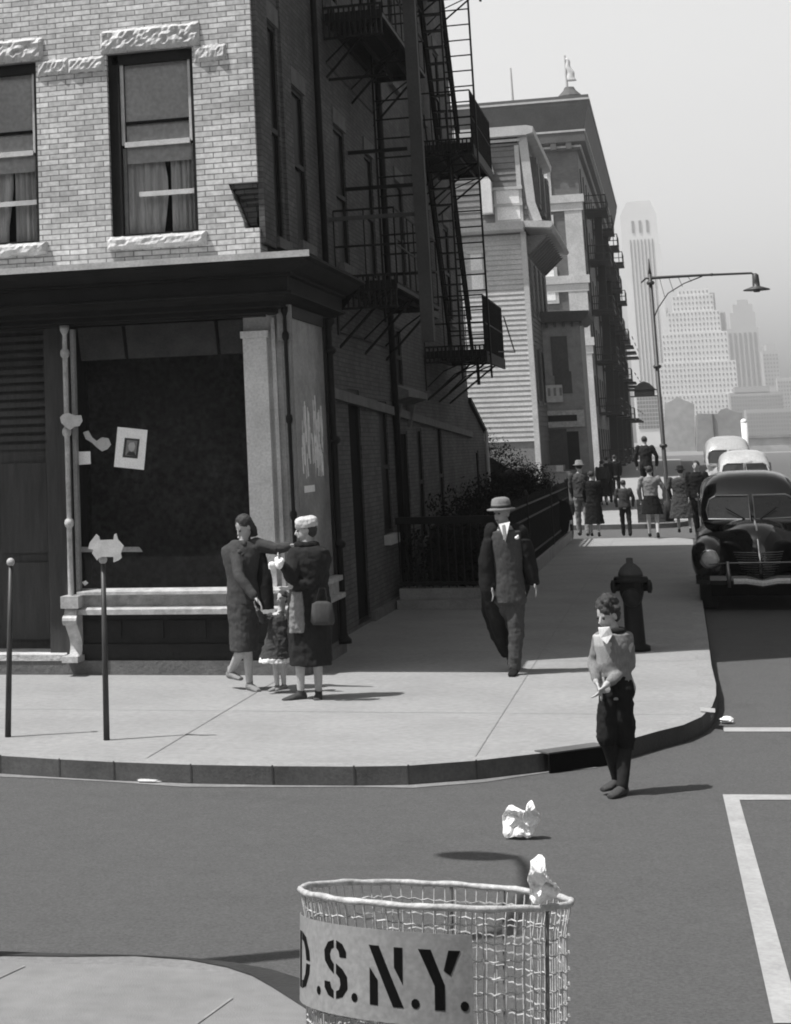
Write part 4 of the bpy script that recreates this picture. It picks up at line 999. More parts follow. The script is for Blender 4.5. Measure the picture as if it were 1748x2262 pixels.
# ------------------------------------------------------------ street lamp across the cross street
LY = 53.0
lb = AY(1480, 1120, LY); lt = AY(1424, 600, LY); ltop = AY(1424, 572, LY)
lx = AY(1467, 1000, LY).x
LP = thing('street_lamp', 'tall dark street lamp with a long arm reaching right and a street name sign', 'street lamp', (lx, LY, 0))
t = MB(); zt = AY(1425, 606, LY).z
t.tube([(lx, LY, 0), (lx, LY, .5), (lx, LY, .6), (lx, LY, zt)], [.14, .12, .065, .05], 10)
for z in (zt*.3, zt*.62, zt-.25): t.lathe([(.09, z-.05), (.11, z), (.09, z+.05)], (lx, LY, 0), 10)
t.tube([(lx, LY, zt), (lx, LY, zt+.15), (lx, LY, ltop.z)], [.05, .03, .015], 8); t.obj('pole', 'pole', LP, smooth=True)
za = AY(1440, 614, LY).z; ea = AY(1668, 598, LY)
t = MB(); t.tube([(lx-.25, LY, za-.12), (lx-.12, LY, za), (lx, LY, za), (lx+1.4, LY, za+.0), (ea.x-.1, LY, za-.02), (ea.x, LY, za-.1)], [.02, .03, .045, .035, .03, .03], 8)
t.lathe([(.03, 0), (.06, .04), (.03, .08)], (lx+1.65, LY, za-.04), 8)
t.tube([(lx, LY, za-1.15), (lx+.15, LY, za-.85), (lx+.45, LY, za-.45), (lx+.9, LY, za-.2), (lx+1.4, LY, za-.03)], .018, 6)
for i in range(4): t.tube([(lx+.25+i*.25, LY, za), (lx+.35+i*.25, LY, za-.55+i*.13)], .008, 5)
t.obj('arm', 'pole', LP, smooth=True)
t = MB(); zz = AY(1669, 610, LY).z; t.lathe([(.03, 0), (.085, -.05), (.095, -.25), (.1, -.36), (.34, -.44), (.36, -.47), (.1, -.46), (.08, -.52)], (ea.x, LY, zz+.08), 16); t.obj('lamp_head', 'pole', LP, smooth=True)
s0 = AY(1392, 878, LY); s1 = AY(1452, 862, LY)
t = MB(); t.box(s0.x, lx-.05, LY-.02, LY+.02, s0.z, s0.z+.035); t.box(s0.x, lx-.05, LY-.02, LY+.02, s1.z, s1.z+.035); t.box(s0.x+.12, lx-.12, LY-.012, LY+.012, s0.z+.035, s1.z)
t.prism([(s0.x+.1, s1.z+.035), (s0.x+.25, s1.z+.2), (s0.x+.4, s1.z+.26), (s0.x+.55, s1.z+.2), (s0.x+.7, s1.z+.035)], 'y', LY-.03, LY+.03); t.obj('name_sign', 'pole', LP)
# near-corner lamp, out of the frame to the left; its arm and head shade the roadway
NL = thing('street_lamp', 'street lamp on the near corner whose head casts a shadow on the roadway', 'street lamp', (-3.3, 7.7, 0))
hh = 6.4; tan = math.tan(SUN_EL); dx = (hh-ROAD)/tan*math.cos(SUN_AZ); dy = (hh-ROAD)/tan*math.sin(SUN_AZ)
sh = AZ(1052, 1891, ROAD); nx_, ny_ = sh.x-dx, sh.y-dy
px_ = nx_+.17
t = MB(); t.tube([(px_, 7.7, 0), (px_, 7.7, .6), (px_, 7.7, hh+.4)], [.14, .09, .06], 10); t.obj('pole', 'pole', NL)
t = MB(); t.tube([(px_, 7.7, hh+.35), (px_, (7.7+ny_)/2, hh+.45), (px_, ny_-.3, hh+.3), (px_, ny_, hh+.12)], [.05, .04, .035, .03], 8); t.obj('arm', 'pole', NL)
t = MB(); t.loft([((nx_, ny_, hh+.14), .05, .04), ((nx_, ny_, hh+.08), .16, .09), ((nx_, ny_, hh), .23, .12), ((nx_, ny_, hh-.05), .2, .1)], 20); t.obj('lamp_head', 'pole', NL)
# ------------------------------------------------------------ posts on the pavement
PY = AZ(18, 1627).y
for (xb, yb, xt, yt, lab) in ((18, 1628, 24, 1250, 'thin dark post with a ball top at the left edge of the photo'), (236, 1635, 228, 1245, 'thin dark post topped with a two way arrow sign')):
    b0 = AZ(xb, yb); tp = AY(xt, yt, b0.y)
    P_ = thing('sign_post', lab, 'post', (b0.x, b0.y, 0), 'thin posts along the kerb')
    t = MB(); t.tube([(b0.x, b0.y, 0), (b0.x+.4*(tp.x-b0.x), b0.y, tp.z*.4), (tp.x, b0.y, tp.z)], [.025, .023, .019], 10); t.obj('post', 'pole', P_, smooth=True)
    t = MB(); t.ball((tp.x, b0.y, tp.z+.03), .034); t.obj('ball_top', 'iron_light', P_, smooth=True)
    if xb > 100:
        A0 = lambda x, y: AY(x, y, b0.y-.03)
        pts = [(196, 1212), (200, 1198), (214, 1180), (220, 1186), (222, 1193), (252, 1192), (254, 1180), (258, 1178), (262, 1192), (274, 1206), (268, 1222), (270, 1232), (262, 1238), (252, 1242), (252, 1230), (226, 1230), (218, 1234), (216, 1238), (205, 1222), (208, 1214)]
        t = MB(); t.prism([(A0(x, y).x, A0(x, y).z) for x, y in pts], 'y', b0.y-.045, b0.y-.03); t.obj('arrow_sign', 'offwhite', P_)
# poster and torn paper on the shop window
pw = [AY(x, y, YG-.012) for x, y in ((260, 943), (326, 950), (318, 1038), (252, 1031))]
po = MB(); ys = YG-.012
po._add([tuple(p_) for p_ in pw]+[(p_.x, ys+.006, p_.z) for p_ in pw], [(0, 1, 2, 3), (7, 6, 5, 4), (0, 4, 5, 1), (1, 5, 6, 2), (2, 6, 7, 3), (3, 7, 4, 0)])
po = tag(po.obj('poster', 'white'), 'white poster with a small framed portrait stuck on the shop window', 'poster')
def pq(pts, y, nm, mat, par): t = MB(); t.prism([(AY(a, b_, y).x, AY(a, b_, y).z) for a, b_ in pts], 'y', y-.002, y); t.obj(nm, mat, par)
pq([(276, 967), (309, 970), (304, 1013), (271, 1010)], YG-.013, 'portrait_frame', 'cloth_char', po)
pq([(281, 972), (304, 974), (300, 1008), (277, 1006)], YG-.016, 'portrait_ground', 'cloth_mid', po)
pq([(287, 978), (296, 977), (299, 985), (297, 994), (291, 998), (285, 993), (284, 984)], YG-.019, 'portrait_face', 'limestone', po)
pq([(279, 1005), (285, 997), (297, 999), (301, 1008)], YG-.0185, 'portrait_suit', 'cloth_char', po)
def torn(pts, lab, y=YG-.01, mat='offwhite'):
    t = MB(); t.prism([(AY(a, b_, y).x, AY(a, b_, y).z) for a, b_ in pts], 'y', y-.006, y); tag(t.obj('torn_paper', mat), lab, 'torn paper', 'paper scraps stuck on the shop front')
torn([(133, 922), (140, 915), (152, 912), (166, 918), (180, 917), (183, 930), (176, 941), (166, 942), (156, 950), (146, 944), (136, 934)], 'pale torn scrap stuck across the iron colonnette', y=YG-.2)
torn([(184, 955), (196, 951), (204, 966), (214, 974), (226, 966), (240, 968), (246, 982), (238, 992), (226, 997), (214, 988), (204, 978), (190, 970)], 'bone shaped torn scrap of paper between the colonnette and the poster')
torn([(170, 998), (200, 997), (201, 1025), (172, 1027)], 'small square white notice below the torn scraps', mat='white')
torn([(181, 1286), (190, 1282), (196, 1288), (188, 1294)], 'tiny white speck of paper low on the shop glass', mat='white')
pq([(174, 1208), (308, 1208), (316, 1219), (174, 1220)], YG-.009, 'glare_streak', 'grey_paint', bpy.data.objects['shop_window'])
# storm drain in the kerb
d0, d1 = kl[8], kl[10]
a = AZ(1206, 1664); b = AZ(1338, 1646)
SD = thing('storm_drain', 'black storm drain inlet let into the kerb behind the boy', 'drain', ((a.x+b.x)/2, (a.y+b.y)/2, ROAD))
dn = (b-a).normalized(); nr = Vector((dn.y, -dn.x, 0))
t = MB()
for (n0, n1, z0, z1) in ((.02, .035, ROAD, -.003),):
    v = [a+nr*n0, b+nr*n0, b+nr*n1, a+nr*n1]
    t._add([(q_.x, q_.y, z) for z in (z0, z1) for q_ in v], [(0, 1, 2, 3), (4, 5, 6, 7), (0, 1, 5, 4), (1, 2, 6, 5), (2, 3, 7, 6), (3, 0, 4, 7)])
t.obj('opening', 'black', SD)
t = MB(); v = [a+nr*.03, b+nr*.03, b-nr*.12, a-nr*.12]; t._add([(q_.x, q_.y, z) for z in (-.004, .006) for q_ in v], [(0, 1, 2, 3), (4, 5, 6, 7), (0, 1, 5, 4), (1, 2, 6, 5), (2, 3, 7, 6), (3, 0, 4, 7)]); t.obj('lintel', 'kerb', SD)
# crumpled papers
def crumple(name, c, sx_, sz_, label, seed, mat='white', sy_=.5, group=None):
    rnd = random.Random(seed); t = MB(); n, m = 12, 9; vs = []
    for i in range(m+1):
        th = math.pi*(i+.01)/(m+.02)
        for k in range(n):
            a_ = 2*math.pi*k/n; rr = .55+.55*rnd.random()
            vs.append((c[0]+sx_*rr*math.sin(th)*math.cos(a_), c[1]+sx_*sy_*rr*math.sin(th)*math.sin(a_), c[2]+sz_*(.75+.3*rnd.random())*math.cos(th)))
    fs = [(i*n+k, (i+1)*n+k, (i+1)*n+(k+1) % n, i*n+(k+1) % n) for i in range(m) for k in range(n)]
    t._add(vs, fs); return tag(t.obj(name, mat), label, 'paper', group)
g0 = AZ(1140, 1852, ROAD); s_ = AY(1150, 1810, g0.y)
def papershape(name, pts, Y, th, label, seed):
    rnd = random.Random(seed); n = len(pts); C = [AY(x, y, Y) for x, y in pts]; cx_ = sum((p_.x for p_ in C))/n; cz_ = sum((p_.z for p_ in C))/n
    vs = []; rings = [(0, 1.0), (.5, .72), (.85, .35)]
    for sgn in (-1, 1):
        for d_, s1_ in rings: vs += [(cx_+(p_.x-cx_)*s1_, Y+sgn*th*(d_+(rnd.random()-.5)*.7*(d_ > 0))+.05*math.sin(p_.z*40+s1_*3), cz_+(p_.z-cz_)*s1_) for p_ in C]
    fs = []
    for s2 in range(2):
        o_ = s2*3*n
        for r_ in range(2):
            for k in range(n): fs.append((o_+r_*n+k, o_+r_*n+(k+1) % n, o_+(r_+1)*n+(k+1) % n, o_+(r_+1)*n+k))
        fs.append(tuple(range(o_+2*n, o_+3*n)))
    for k in range(n): fs.append((k, (k+1) % n, 3*n+(k+1) % n, 3*n+k))
    t = MB(); t._add(vs, fs); o = t.obj(name, 'white', smooth=False, subsurf=1, disp=.035, dscale=.03); return tag(o, label, 'paper')
papershape('crumpled_paper', [(1108, 1815), (1112, 1790), (1125, 1773), (1140, 1778), (1155, 1788), (1168, 1786), (1172, 1776), (1168, 1768), (1176, 1762), (1182, 1782), (1192, 1800), (1194, 1812), (1180, 1830), (1174, 1852), (1158, 1848), (1145, 1843), (1130, 1846), (1122, 1852), (1110, 1842)], g0.y, .05, 'bright white crumpled paper standing on the roadway beyond the basket', 4)
# small litter by the far kerb
c = AZ(1607, 1598, ROAD); crumple('litter', (c.x, c.y, ROAD+.03), .06, .03, 'small white scrap on the road beside the kerb corner', 8, sy_=1)
c = AZ(330, 1727, ROAD); crumple('litter', (c.x, c.y, ROAD+.012), .12, .012, 'flattened pale scrap in the gutter at the left', 9, mat='offwhite', sy_=.6)
# ------------------------------------------------------------ litter basket
RC = (AY(663, 1968, 4.86)+AY(1265, 1985, 5.07))/2
BX, BYC = RC.x, RC.y; RR = .345; TB = math.radians(8.3); ZR = (RC.z-.05)/math.cos(TB)
BK = thing('litter_basket', 'round wire mesh litter basket stencilled D.S.N.Y. on a metal band', 'litter basket', (BX, BYC, 0))
def cyl(th, z, r=None):
    rr = (RR-.035*(1-z/ZR)-.012) if r is None else r
    # th measured from the direction that faces the camera
    d0 = Vector((-BX, -BYC, 0)).normalized(); a = math.atan2(d0.y, d0.x)+th
    return Vector((BX+rr*math.cos(a), BYC+rr*math.sin(a), z))
M['wire'] = gmat('galvanised_wire', .42, .6, .4, 30, .2, 80)
M['band'] = gmat('galvanised_band', .24, .45, .16, 5, .08, 40)
t = MB(); t.tube([cyl(2*math.pi*i/64, ZR+.0012*math.sin(i*1.3), RR) for i in range(64)], [.0082+.001*math.sin(i*2.1) for i in range(64)], 8, closed=True); t.obj('rim', 'wire', BK, smooth=True)
t = MB(); NV = 72; rnd = random.Random(2)
for i in range(NV):
    th = 2*math.pi*i/NV; t.tube([cyl(th+.006*math.sin(k*2+i), ZR*(1-k/14)+.0, None if k else RR) for k in range(15)], .002, 4)
NH = 26
for j_ in range(NH):
    z = ZR-.04-j_*.038
    if z < .03: break
    t.tube([cyl(2*math.pi*i/120, z+(.0022 if i % 2 else -.0022)+.003*math.sin(i*.3+j_), (RR-.035*(1-z/ZR)-.012)+(.006 if i % 4 < 2 else -.004)) for i in range(120)], .0023, 4, closed=True)
t.obj('wire_mesh', 'wire', BK)
t = MB()
for th in (math.radians(52), math.radians(-100), math.radians(172), math.radians(-15)+math.pi*.9):
    t.tube([cyl(th, z, RR-.035*(1-z/ZR)+.0) for z in (ZR, ZR*.5, .0)], .005, 6)
for z in (.03,): t.tube([cyl(2*math.pi*i/48, z, RR-.04) for i in range(48)], .012, 6, closed=True)
M['stay'] = gmat('dull_steel_stay', .12, .6, .3, 20)
t.obj('stay', 'stay', BK)
t = MB(); t.lathe([(RR-.06, .02), (RR-.06, .03)], (BX, BYC, 0), 32); t.obj('base', 'iron', BK)
# curved band with stencilled letters
z1b, z0b = ZR-.058, ZR-.262
tha, thb = math.radians(-92), math.radians(14.5); n = 48
for r_off, nm, mt in ((.004, 'name_band', 'band'),):
    t = MB(); vs = []
    for i in range(n+1):
        th = tha+(thb-tha)*i/n
        for (ro, z) in ((r_off, z0b), (r_off, z1b), (r_off+.003, z1b), (r_off+.003, z0b)):
            p_ = cyl(th, z, RR+ro-.006); vs.append(p_)
    fs = [(i*4+k, (i+1)*4+k, (i+1)*4+(k+1) % 4, i*4+(k+1) % 4) for i in range(n) for k in range(4)]+[(0, 1, 2, 3), (4*n, 4*n+3, 4*n+2, 4*n+1)]
    t._add(vs, fs); band = t.obj(nm, mt, BK, smooth=False)
# stencil strokes in a 0..1 box (x across, y up)
LET = {
 'D': [[(0, 0), (.25, 0), (.25, 1), (0, 1)], [(.34, 1), (.7, .93), (.95, .7), (1, .53), (.74, .53), (.66, .72), (.5, .84), (.34, .86)], [(.34, 0), (.7, .07), (.95, .3), (1, .47), (.74, .47), (.66, .28), (.5, .16), (.34, .14)]],
 'S': [[(.45, 1), (.2, .95), (.02, .8), (.05, .62), (.25, .5), (.45, .42), (.45, .58), (.32, .66), (.28, .75), (.34, .84), (.45, .87)], [(.56, 1), (.8, .95), (.95, .82), (.95, .72), (.7, .72), (.66, .82), (.56, .87)], [(.55, 0), (.8, .05), (1, .2), (.98, .4), (.8, .52), (.55, .6), (.55, .43), (.7, .36), (.73, .25), (.67, .16), (.55, .13)], [(.44, 0), (.2, .04), (.03, .16), (.03, .27), (.28, .27), (.34, .17), (.44, .13)]],
 'N': [[(0, 1), (.3, 1), (1, 0), (.7, 0)], [(.02, 0), (.26, 0), (.26, .42), (.02, .62)], [(.74, 1), (.98, 1), (.98, .38), (.74, .66)]],
 'Y': [[(0, 1), (.3, 1), (.62, .42), (.62, 0), (.38, 0), (.38, .4)], [(.72, 1), (1, 1), (.76, .58), (.6, .66)]],
 '.': [[(.5+.5*math.cos(2*math.pi*k/10), .5+.5*math.sin(2*math.pi*k/10)) for k in range(10)]]}
hz0, hz1 = z0b+.036, z1b-.036
def subdiv(pts, mx):
    out = []
    for i, p_ in enumerate(pts):
        q_ = pts[(i+1) % len(pts)]; d = abs(q_[0]-p_[0]); k = max(1, int(d/mx)+1)
        for j2 in range(k): out.append((p_[0]+(q_[0]-p_[0])*j2/k, p_[1]+(q_[1]-p_[1])*j2/k))
    return out
def letter(ch, a0, a1, z0=hz0, z1=hz1):
    t = MB()
    for poly in LET[ch]:
        P = subdiv(poly, .25); n_ = len(P)
        # slice strokes in vertical strips would be overkill: a shallow fan hugging the band
        vs = [cyl(math.radians(a0+(a1-a0)*u), z0+(z1-z0)*v, RR+.0022) for u, v in P]
        cu = sum(u for u, v in P)/n_; cv = sum(v for u, v in P)/n_
        out = [cyl(math.radians(a0+(a1-a0)*u), z0+(z1-z0)*v, RR+.0005) for u, v in P]
        t._add(vs+out, [tuple(range(n_))]+[(i, (i+1) % n_, n_+(i+1) % n_, n_+i) for i in range(n_)])
    o = t.obj('stencil_letter', 'black', band); return o
letter('D', -80, -64); letter('.', -57.5, -54.5, hz0, hz0+.02); letter('S', -52, -38); letter('.', -36, -33, hz0, hz0+.02)
letter('N', -27.5, -13); letter('.', -10, -6.6, hz0, hz0+.022); letter('Y', -7, 9.5); letter('.', 9.2, 12.6, hz0, hz0+.022)
# white paper caught on the rim
papershape('crumpled_paper', [(1164, 1990), (1172, 1960), (1167, 1925), (1176, 1895), (1190, 1884), (1204, 1890), (1212, 1915), (1210, 1930), (1222, 1950), (1236, 1962), (1240, 1978), (1222, 1988), (1200, 2002), (1185, 2008), (1172, 2000)], cyl(math.radians(42), ZR).y+.02, .02, 'white crumpled paper caught on the right rim of the wire basket', 6)

BK.location = (RC.x, RC.y, 0)
bpy.context.view_layer.update()
BK.matrix_world = Matrix.Translation((RC.x-.026, RC.y-ZR*math.sin(TB), .05)) @ Matrix.Rotation(-TB, 4, 'X') @ Matrix.Rotation(math.radians(1.2), 4, 'Y')
# ------------------------------------------------------------ cars
def sedan(xc, yf, mats, label, detail=True, scale=1.0, L=4.7, W=1.72, H=1.72):
    # front bumper at y=yf, car runs away from the camera; ground at ROAD
    z0 = ROAD; g_ = thing('parked_car', label, 'car', (xc, yf+L/2, z0), 'cars parked along the kerb'); h = W/2; paint = mats; sc_ = H/1.72; H = 1.72
    Yf = lambda u: yf+u
    def S_(u, z, rx, rz): return ((xc, Yf(u), z0+z), rx, rz, (1, 0, 0), (0, 0, 1))
    t = MB(); t.loft([S_(.22, .62, .10, .26), S_(.32, .66, .22, .36), S_(.6, .71, .34, .42), S_(1.0, .74, .46, .43), S_(1.45, .76, .58, .42), S_(1.8, .74, .74, .42), S_(2.6, .72, .8, .42), S_(3.6, .72, .8, .42), S_(4.2, .70, .72, .38), S_(4.6, .62, .5, .25)], 28, 2.8)
    body = t.obj('body', paint, g_, smooth=True)
    t = MB(); zc = 1.1
    def C_(u, zt, rx): return ((xc, Yf(u), z0+(zc+zt)/2), rx, (zt-zc)/2+.12, (1, 0, 0), (0, 0, 1))
    t.loft([C_(1.62, 1.14, .66), C_(1.8, 1.38, .69), C_(2.0, 1.58, .67), C_(2.25, 1.68, .66), C_(2.8, H, .68), C_(3.4, 1.66, .66), C_(3.9, 1.48, .6), C_(4.35, 1.15, .5)], 28, 3.2); t.obj('cabin', paint, g_, smooth=True)
    for s in (-1, 1):
        t = MB(); cxx_ = xc+s*(h-.22)
        t.loft([((cxx_+s*.02, Yf(.16), z0+.58), .12, .2, (1, 0, 0), (0, 0, 1)), ((cxx_, Yf(.3), z0+.62), .21, .28, (1, 0, 0), (0, 0, 1)), ((cxx_, Yf(.6), z0+.68), .24, .32, (1, 0, 0), (0, 0, 1)), ((cxx_, Yf(1.0), z0+.66), .23, .3, (1, 0, 0), (0, 0, 1)), ((cxx_, Yf(1.5), z0+.52), .2, .22, (1, 0, 0), (0, 0, 1)), ((cxx_, Yf(1.9), z0+.4), .14, .12, (1, 0, 0), (0, 0, 1))], 20, 2.3)
        t.obj('front_wing', paint, g_, smooth=True)
        t = MB(); t.loft([((cxx_, Yf(3.1), z0+.45), .14, .16, (1, 0, 0), (0, 0, 1)), ((cxx_, Yf(3.6), z0+.58), .22, .28, (1, 0, 0), (0, 0, 1)), ((cxx_, Yf(4.1), z0+.55), .2, .26, (1, 0, 0), (0, 0, 1)), ((cxx_, Yf(4.6), z0+.4), .1, .14, (1, 0, 0), (0, 0, 1))], 18); t.obj('rear_wing', paint, g_, smooth=True)
        for u in (.75, 3.75):
            t = MB(); a = Vector((xc+s*(h-.30), Yf(u), z0+.34)); b_ = Vector((xc+s*(h-.06), Yf(u), z0+.34)); t.tube([a, a+Vector((s*.03, 0, 0)), b_-Vector((s*.03, 0, 0)), b_], [.28, .34, .34, .28], 24); wh = t.obj('wheel', 'rubber', g_, smooth=True)
            t = MB(); t.tube([b_-Vector((s*.01, 0, 0)), b_+Vector((s*.015, 0, 0))], [.17, .14], 20); t.obj('hub_cap', 'chrome', wh, smooth=True)
        if detail:
            t = MB(); c_ = Vector((cxx_+s*.0, Yf(.2), z0+.70)); t.tube([c_, c_+Vector((0, -.06, 0)), c_+Vector((0, -.09, 0))], [.13, .135, .12], 22); hl = t.obj('headlight', 'chrome', g_, smooth=True)
            t = MB(); t.tube([c_+Vector((0, -.091, 0)), c_+Vector((0, -.115, 0)), c_+Vector((0, -.125, 0))], [.115, .09, .04], 22); t.obj('lens', 'lens', hl, smooth=True)
    # windscreen, two panes
    for s in (-1, 1):
        a0, a1 = (.03, .60)
        t = MB(); zb2, zt2 = 1.17, 1.50
        P = [(xc+s*a0, Yf(1.49), z0+zb2), (xc+s*(a1), Yf(1.56), z0+zb2+.01), (xc+s*(a1+.02), Yf(1.60), z0+zb2+.14), (xc+s*(a1-.03), Yf(1.70), z0+zt2-.05), (xc+s*(a1-.12), Yf(1.71), z0+zt2), (xc+s*a0, Yf(1.67), z0+zt2)]
        t._add(P+[(p_[0], p_[1]+.03, p_[2]-.01) for p_ in P], [tuple(range(6)), tuple(range(11, 5, -1))]+[(i, (i+1) % 6, 6+(i+1) % 6, 6+i) for i in range(6)])
        ws = t.obj('windscreen', 'carglass', g_)
        t = MB(); t.tube([Vector(p_)+Vector((0, -.01, 0)) for p_ in P], .014, 6, closed=True); t.obj('windscreen_frame', 'chrome' if s < 0 else 'carpaint_mid', ws)
        t = MB(); t.tube([(xc+s*.1, Yf(1.46), z0+1.17), (xc+s*.35, Yf(1.55), z0+1.33)], .008, 4); t.obj('wiper', 'iron', ws)
    t = MB(); t.loft([S_(1.38, 1.13, .56, .035), S_(1.62, 1.15, .66, .03)], 20); t.obj('cowl', 'cowl', g_, smooth=True)
    for s in (-1, 1):
        for (u0, u1) in ((2.05, 2.75), (2.85, 3.5)):
            t = MB(); x = xc+s*.70; t.prism([(Yf(u0), z0+1.2), (Yf(u1), z0+1.2), (Yf(u1-.05), z0+1.5), (Yf(u0+.12), z0+1.5)], 'x', x, x+s*.012); t.obj('side_window', 'carglass', g_)
    # bonnet spine, grille, bumper
    t = MB(); t.tube([(xc, Yf(1.4), z0+1.19), (xc, Yf(.9), z0+1.19), (xc, Yf(.5), z0+1.10), (xc, Yf(.27), z0+.93), (xc, Yf(.16), z0+.75), (xc, Yf(.14), z0+.5)], [.012, .018, .018, .02, .026, .02], 8); t.obj('bonnet_spine', 'chrome', g_, smooth=True)
    t = MB()
    for s in (-1, 1):
        for k in range(11): z = .46+k*.032; t.tube([(xc+s*.03, Yf(.15), z0+z), (xc+s*(.13+.012*k), Yf(.24), z0+z), (xc+s*(.2+.012*k), Yf(.36), z0+z)], .006, 4)
    t.obj('grille', 'grille_metal', g_)
    t = MB(); zb3 = .43
    bp = [(-h+.02, .25), (-h+.2, .04), (-.42, .0), (-.2, -.02), (0, -.05), (.2, -.02), (.42, 0), (h-.2, .04), (h-.02, .25)]
    rz = lambda x: zb3-(.05 if abs(x) < .05 else 0)
    pts = [(xc+x, Yf(u), z0+rz(x)) for x, u in bp]
    vs = []
    for p_ in pts: vs += [(p_[0], p_[1], p_[2]-.06), (p_[0], p_[1]-.02, p_[2]), (p_[0], p_[1], p_[2]+.06), (p_[0], p_[1]+.015, p_[2])]
    nn = len(pts); t._add(vs, [(i*4+k, (i+1)*4+k, (i+1)*4+(k+1) % 4, i*4+(k+1) % 4) for i in range(nn-1) for k in range(4)]+[(0, 1, 2, 3), (4*nn-1, 4*nn-2, 4*nn-3, 4*nn-4)]); bu = t.obj('bumper', 'bumper_metal', g_)
    if detail:
        t = MB(); P = [(-.36, -.1), (-.2, -.1), (0, -.13), (.2, -.1), (.36, -.1)]; vs = []
        for x, u in P:
            zz = zb3-.005-(.03 if x == 0 else 0); vs += [(xc+x, Yf(u), z0+zz-.035), (xc+x, Yf(u)-.008, z0+zz), (xc+x, Yf(u), z0+zz+.035), (xc+x, Yf(u)+.01, z0+zz)]
        t._add(vs, [(i*4+k, (i+1)*4+k, (i+1)*4+(k+1) % 4, i*4+(k+1) % 4) for i in range(4) for k in range(4)]+[(0, 1, 2, 3), (19, 18, 17, 16)]); t.obj('bumper_plate', 'light_paint', bu)
    for s in (-1, 1):
        t = MB(); t.loft([((xc+s*.42, Yf(-.03), z0+.34), .02, .02), ((xc+s*.42, Yf(-.045), z0+.5), .03, .03), ((xc+s*.42, Yf(-.03), z0+.68), .02, .02)], 10); t.obj('overrider', 'grille_metal', bu, smooth=True)
    t = MB(); t.tube([(xc-h+.2, Yf(.06), z0+.64), (xc-.42, Yf(-.02), z0+.66), (xc+.42, Yf(-.02), z0+.66), (xc+h-.2, Yf(.06), z0+.64)], .009, 6); t.obj('grille_guard', 'grille_metal', bu)
    t = MB(); t.box(xc-.65, xc+.65, Yf(.35), Yf(4.3), z0+.2, z0+.4); t.obj('chassis', 'black', g_)
    bpy.context.view_layer.update(); g_.scale = (1, 1, sc_)
    return g_
M['carglass'] = gmat('car_glass', .03, .05, .2, 1.5, spec=.9)
M['lens'] = gmat('headlight_lens', .5, .15, .2, 12)
M['grille_metal'] = gmat('dull_chrome', .25, .35, .2, 8, metal=.8)
M['bumper_metal'] = gmat('shaded_bumper', .06, .25, .2, 6, metal=.6)
M['cowl'] = gmat('cowl_paint', .12, .3, .2, 5)
cc = AY(1684, 1290, 26.3)
sedan(cc.x, 26.3, 'carpaint', 'black rounded sedan parked nearest, seen head on with chrome strip and white bumper plate')
c2 = AY(1642, 1010, 55); sedan(c2.x, 52.5, 'carpaint_mid', 'light roofed sedan parked directly behind the black sedan', detail=False, H=1.86, W=1.8)
c3 = AY(1604, 975, 62); sedan(c3.x, 59.0, 'carpaint_pale', 'pale car third in the row, its white roof above the others', detail=False, H=2.25)
wp = AY(1648, 985, 70); wt = AY(1646, 932, 70)
P_ = thing('white_post', 'bright white post rising behind the parked cars', 'post', (wp.x, 70, ROAD))
t = MB(); t.tube([(wp.x, 70, ROAD), (wp.x, 70, wt.z)], .11, 10); t.obj('shaft', 'white', P_, smooth=True)
t = MB(); t.ball((wp.x, 70, wt.z), .115); t.obj('cap', 'white', P_, smooth=True)
# ------------------------------------------------------------ people
UPZ = Vector((0, 0, 1))
def hand(mb, w, d, side, s=1.0, curl=.5):
    # w wrist, d direction of the hand, side = direction of the thumb
    d = d.normalized(); side = (side-d*side.dot(d)).normalized(); nrm = d.cross(side)
    pc = w+d*.045*s
    mb.loft([(w, .022*s, .016*s, side, nrm), (w+d*.03*s, .032*s, .015*s, side, nrm), (w+d*.075*s, .038*s, .014*s, side, nrm), (w+d*.088*s, .034*s, .011*s, side, nrm)], 10)
    for k, (o, L) in enumerate(((.03, .066), (.011, .076), (-.009, .07), (-.028, .055))):
        b = w+d*.082*s+side*o*s; c1 = curl*(.6+.15*k)
        m_ = b+(d*math.cos(c1*.5)+nrm*math.sin(c1*.5))*L*.5*s; e = m_+(d*math.cos(c1*1.4)+nrm*math.sin(c1*1.4))*L*.5*s
        mb.tube([b, m_, e], [.0095*s, .0085*s, .0065*s], 6)
    b = w+d*.02*s+side*.022*s; m_ = b+(d*.6+side*.7)*.035*s; e = m_+(d*.9+side*.25+nrm*.3)*.032*s; mb.tube([b, m_, e], [.012*s, .010*s, .008*s], 6)
def foot(mb, a, toe, s=1.0, heel=0.):
    a = Vector(a); d = Vector(toe); d.z = 0; d.normalize(); sd_ = Vector((-d.y, d.x, 0))
    z = a.z-.075*s
    mb.loft([(Vector((a.x, a.y, z+.045*s))-d*.055*s, .025*s, .03*s, sd_, UPZ), (Vector((a.x, a.y, z+.045*s))-d*.02*s, .035*s, .042*s, sd_, UPZ), (Vector((a.x, a.y, z+.04*s))+d*.06*s, .04*s, .036*s, sd_, UPZ), (Vector((a.x, a.y, z+.028*s))+d*.13*s, .045*s, .026*s, sd_, UPZ), (Vector((a.x, a.y, z+.02*s))+d*.19*s, .03*s, .018*s, sd_, UPZ)], 12)
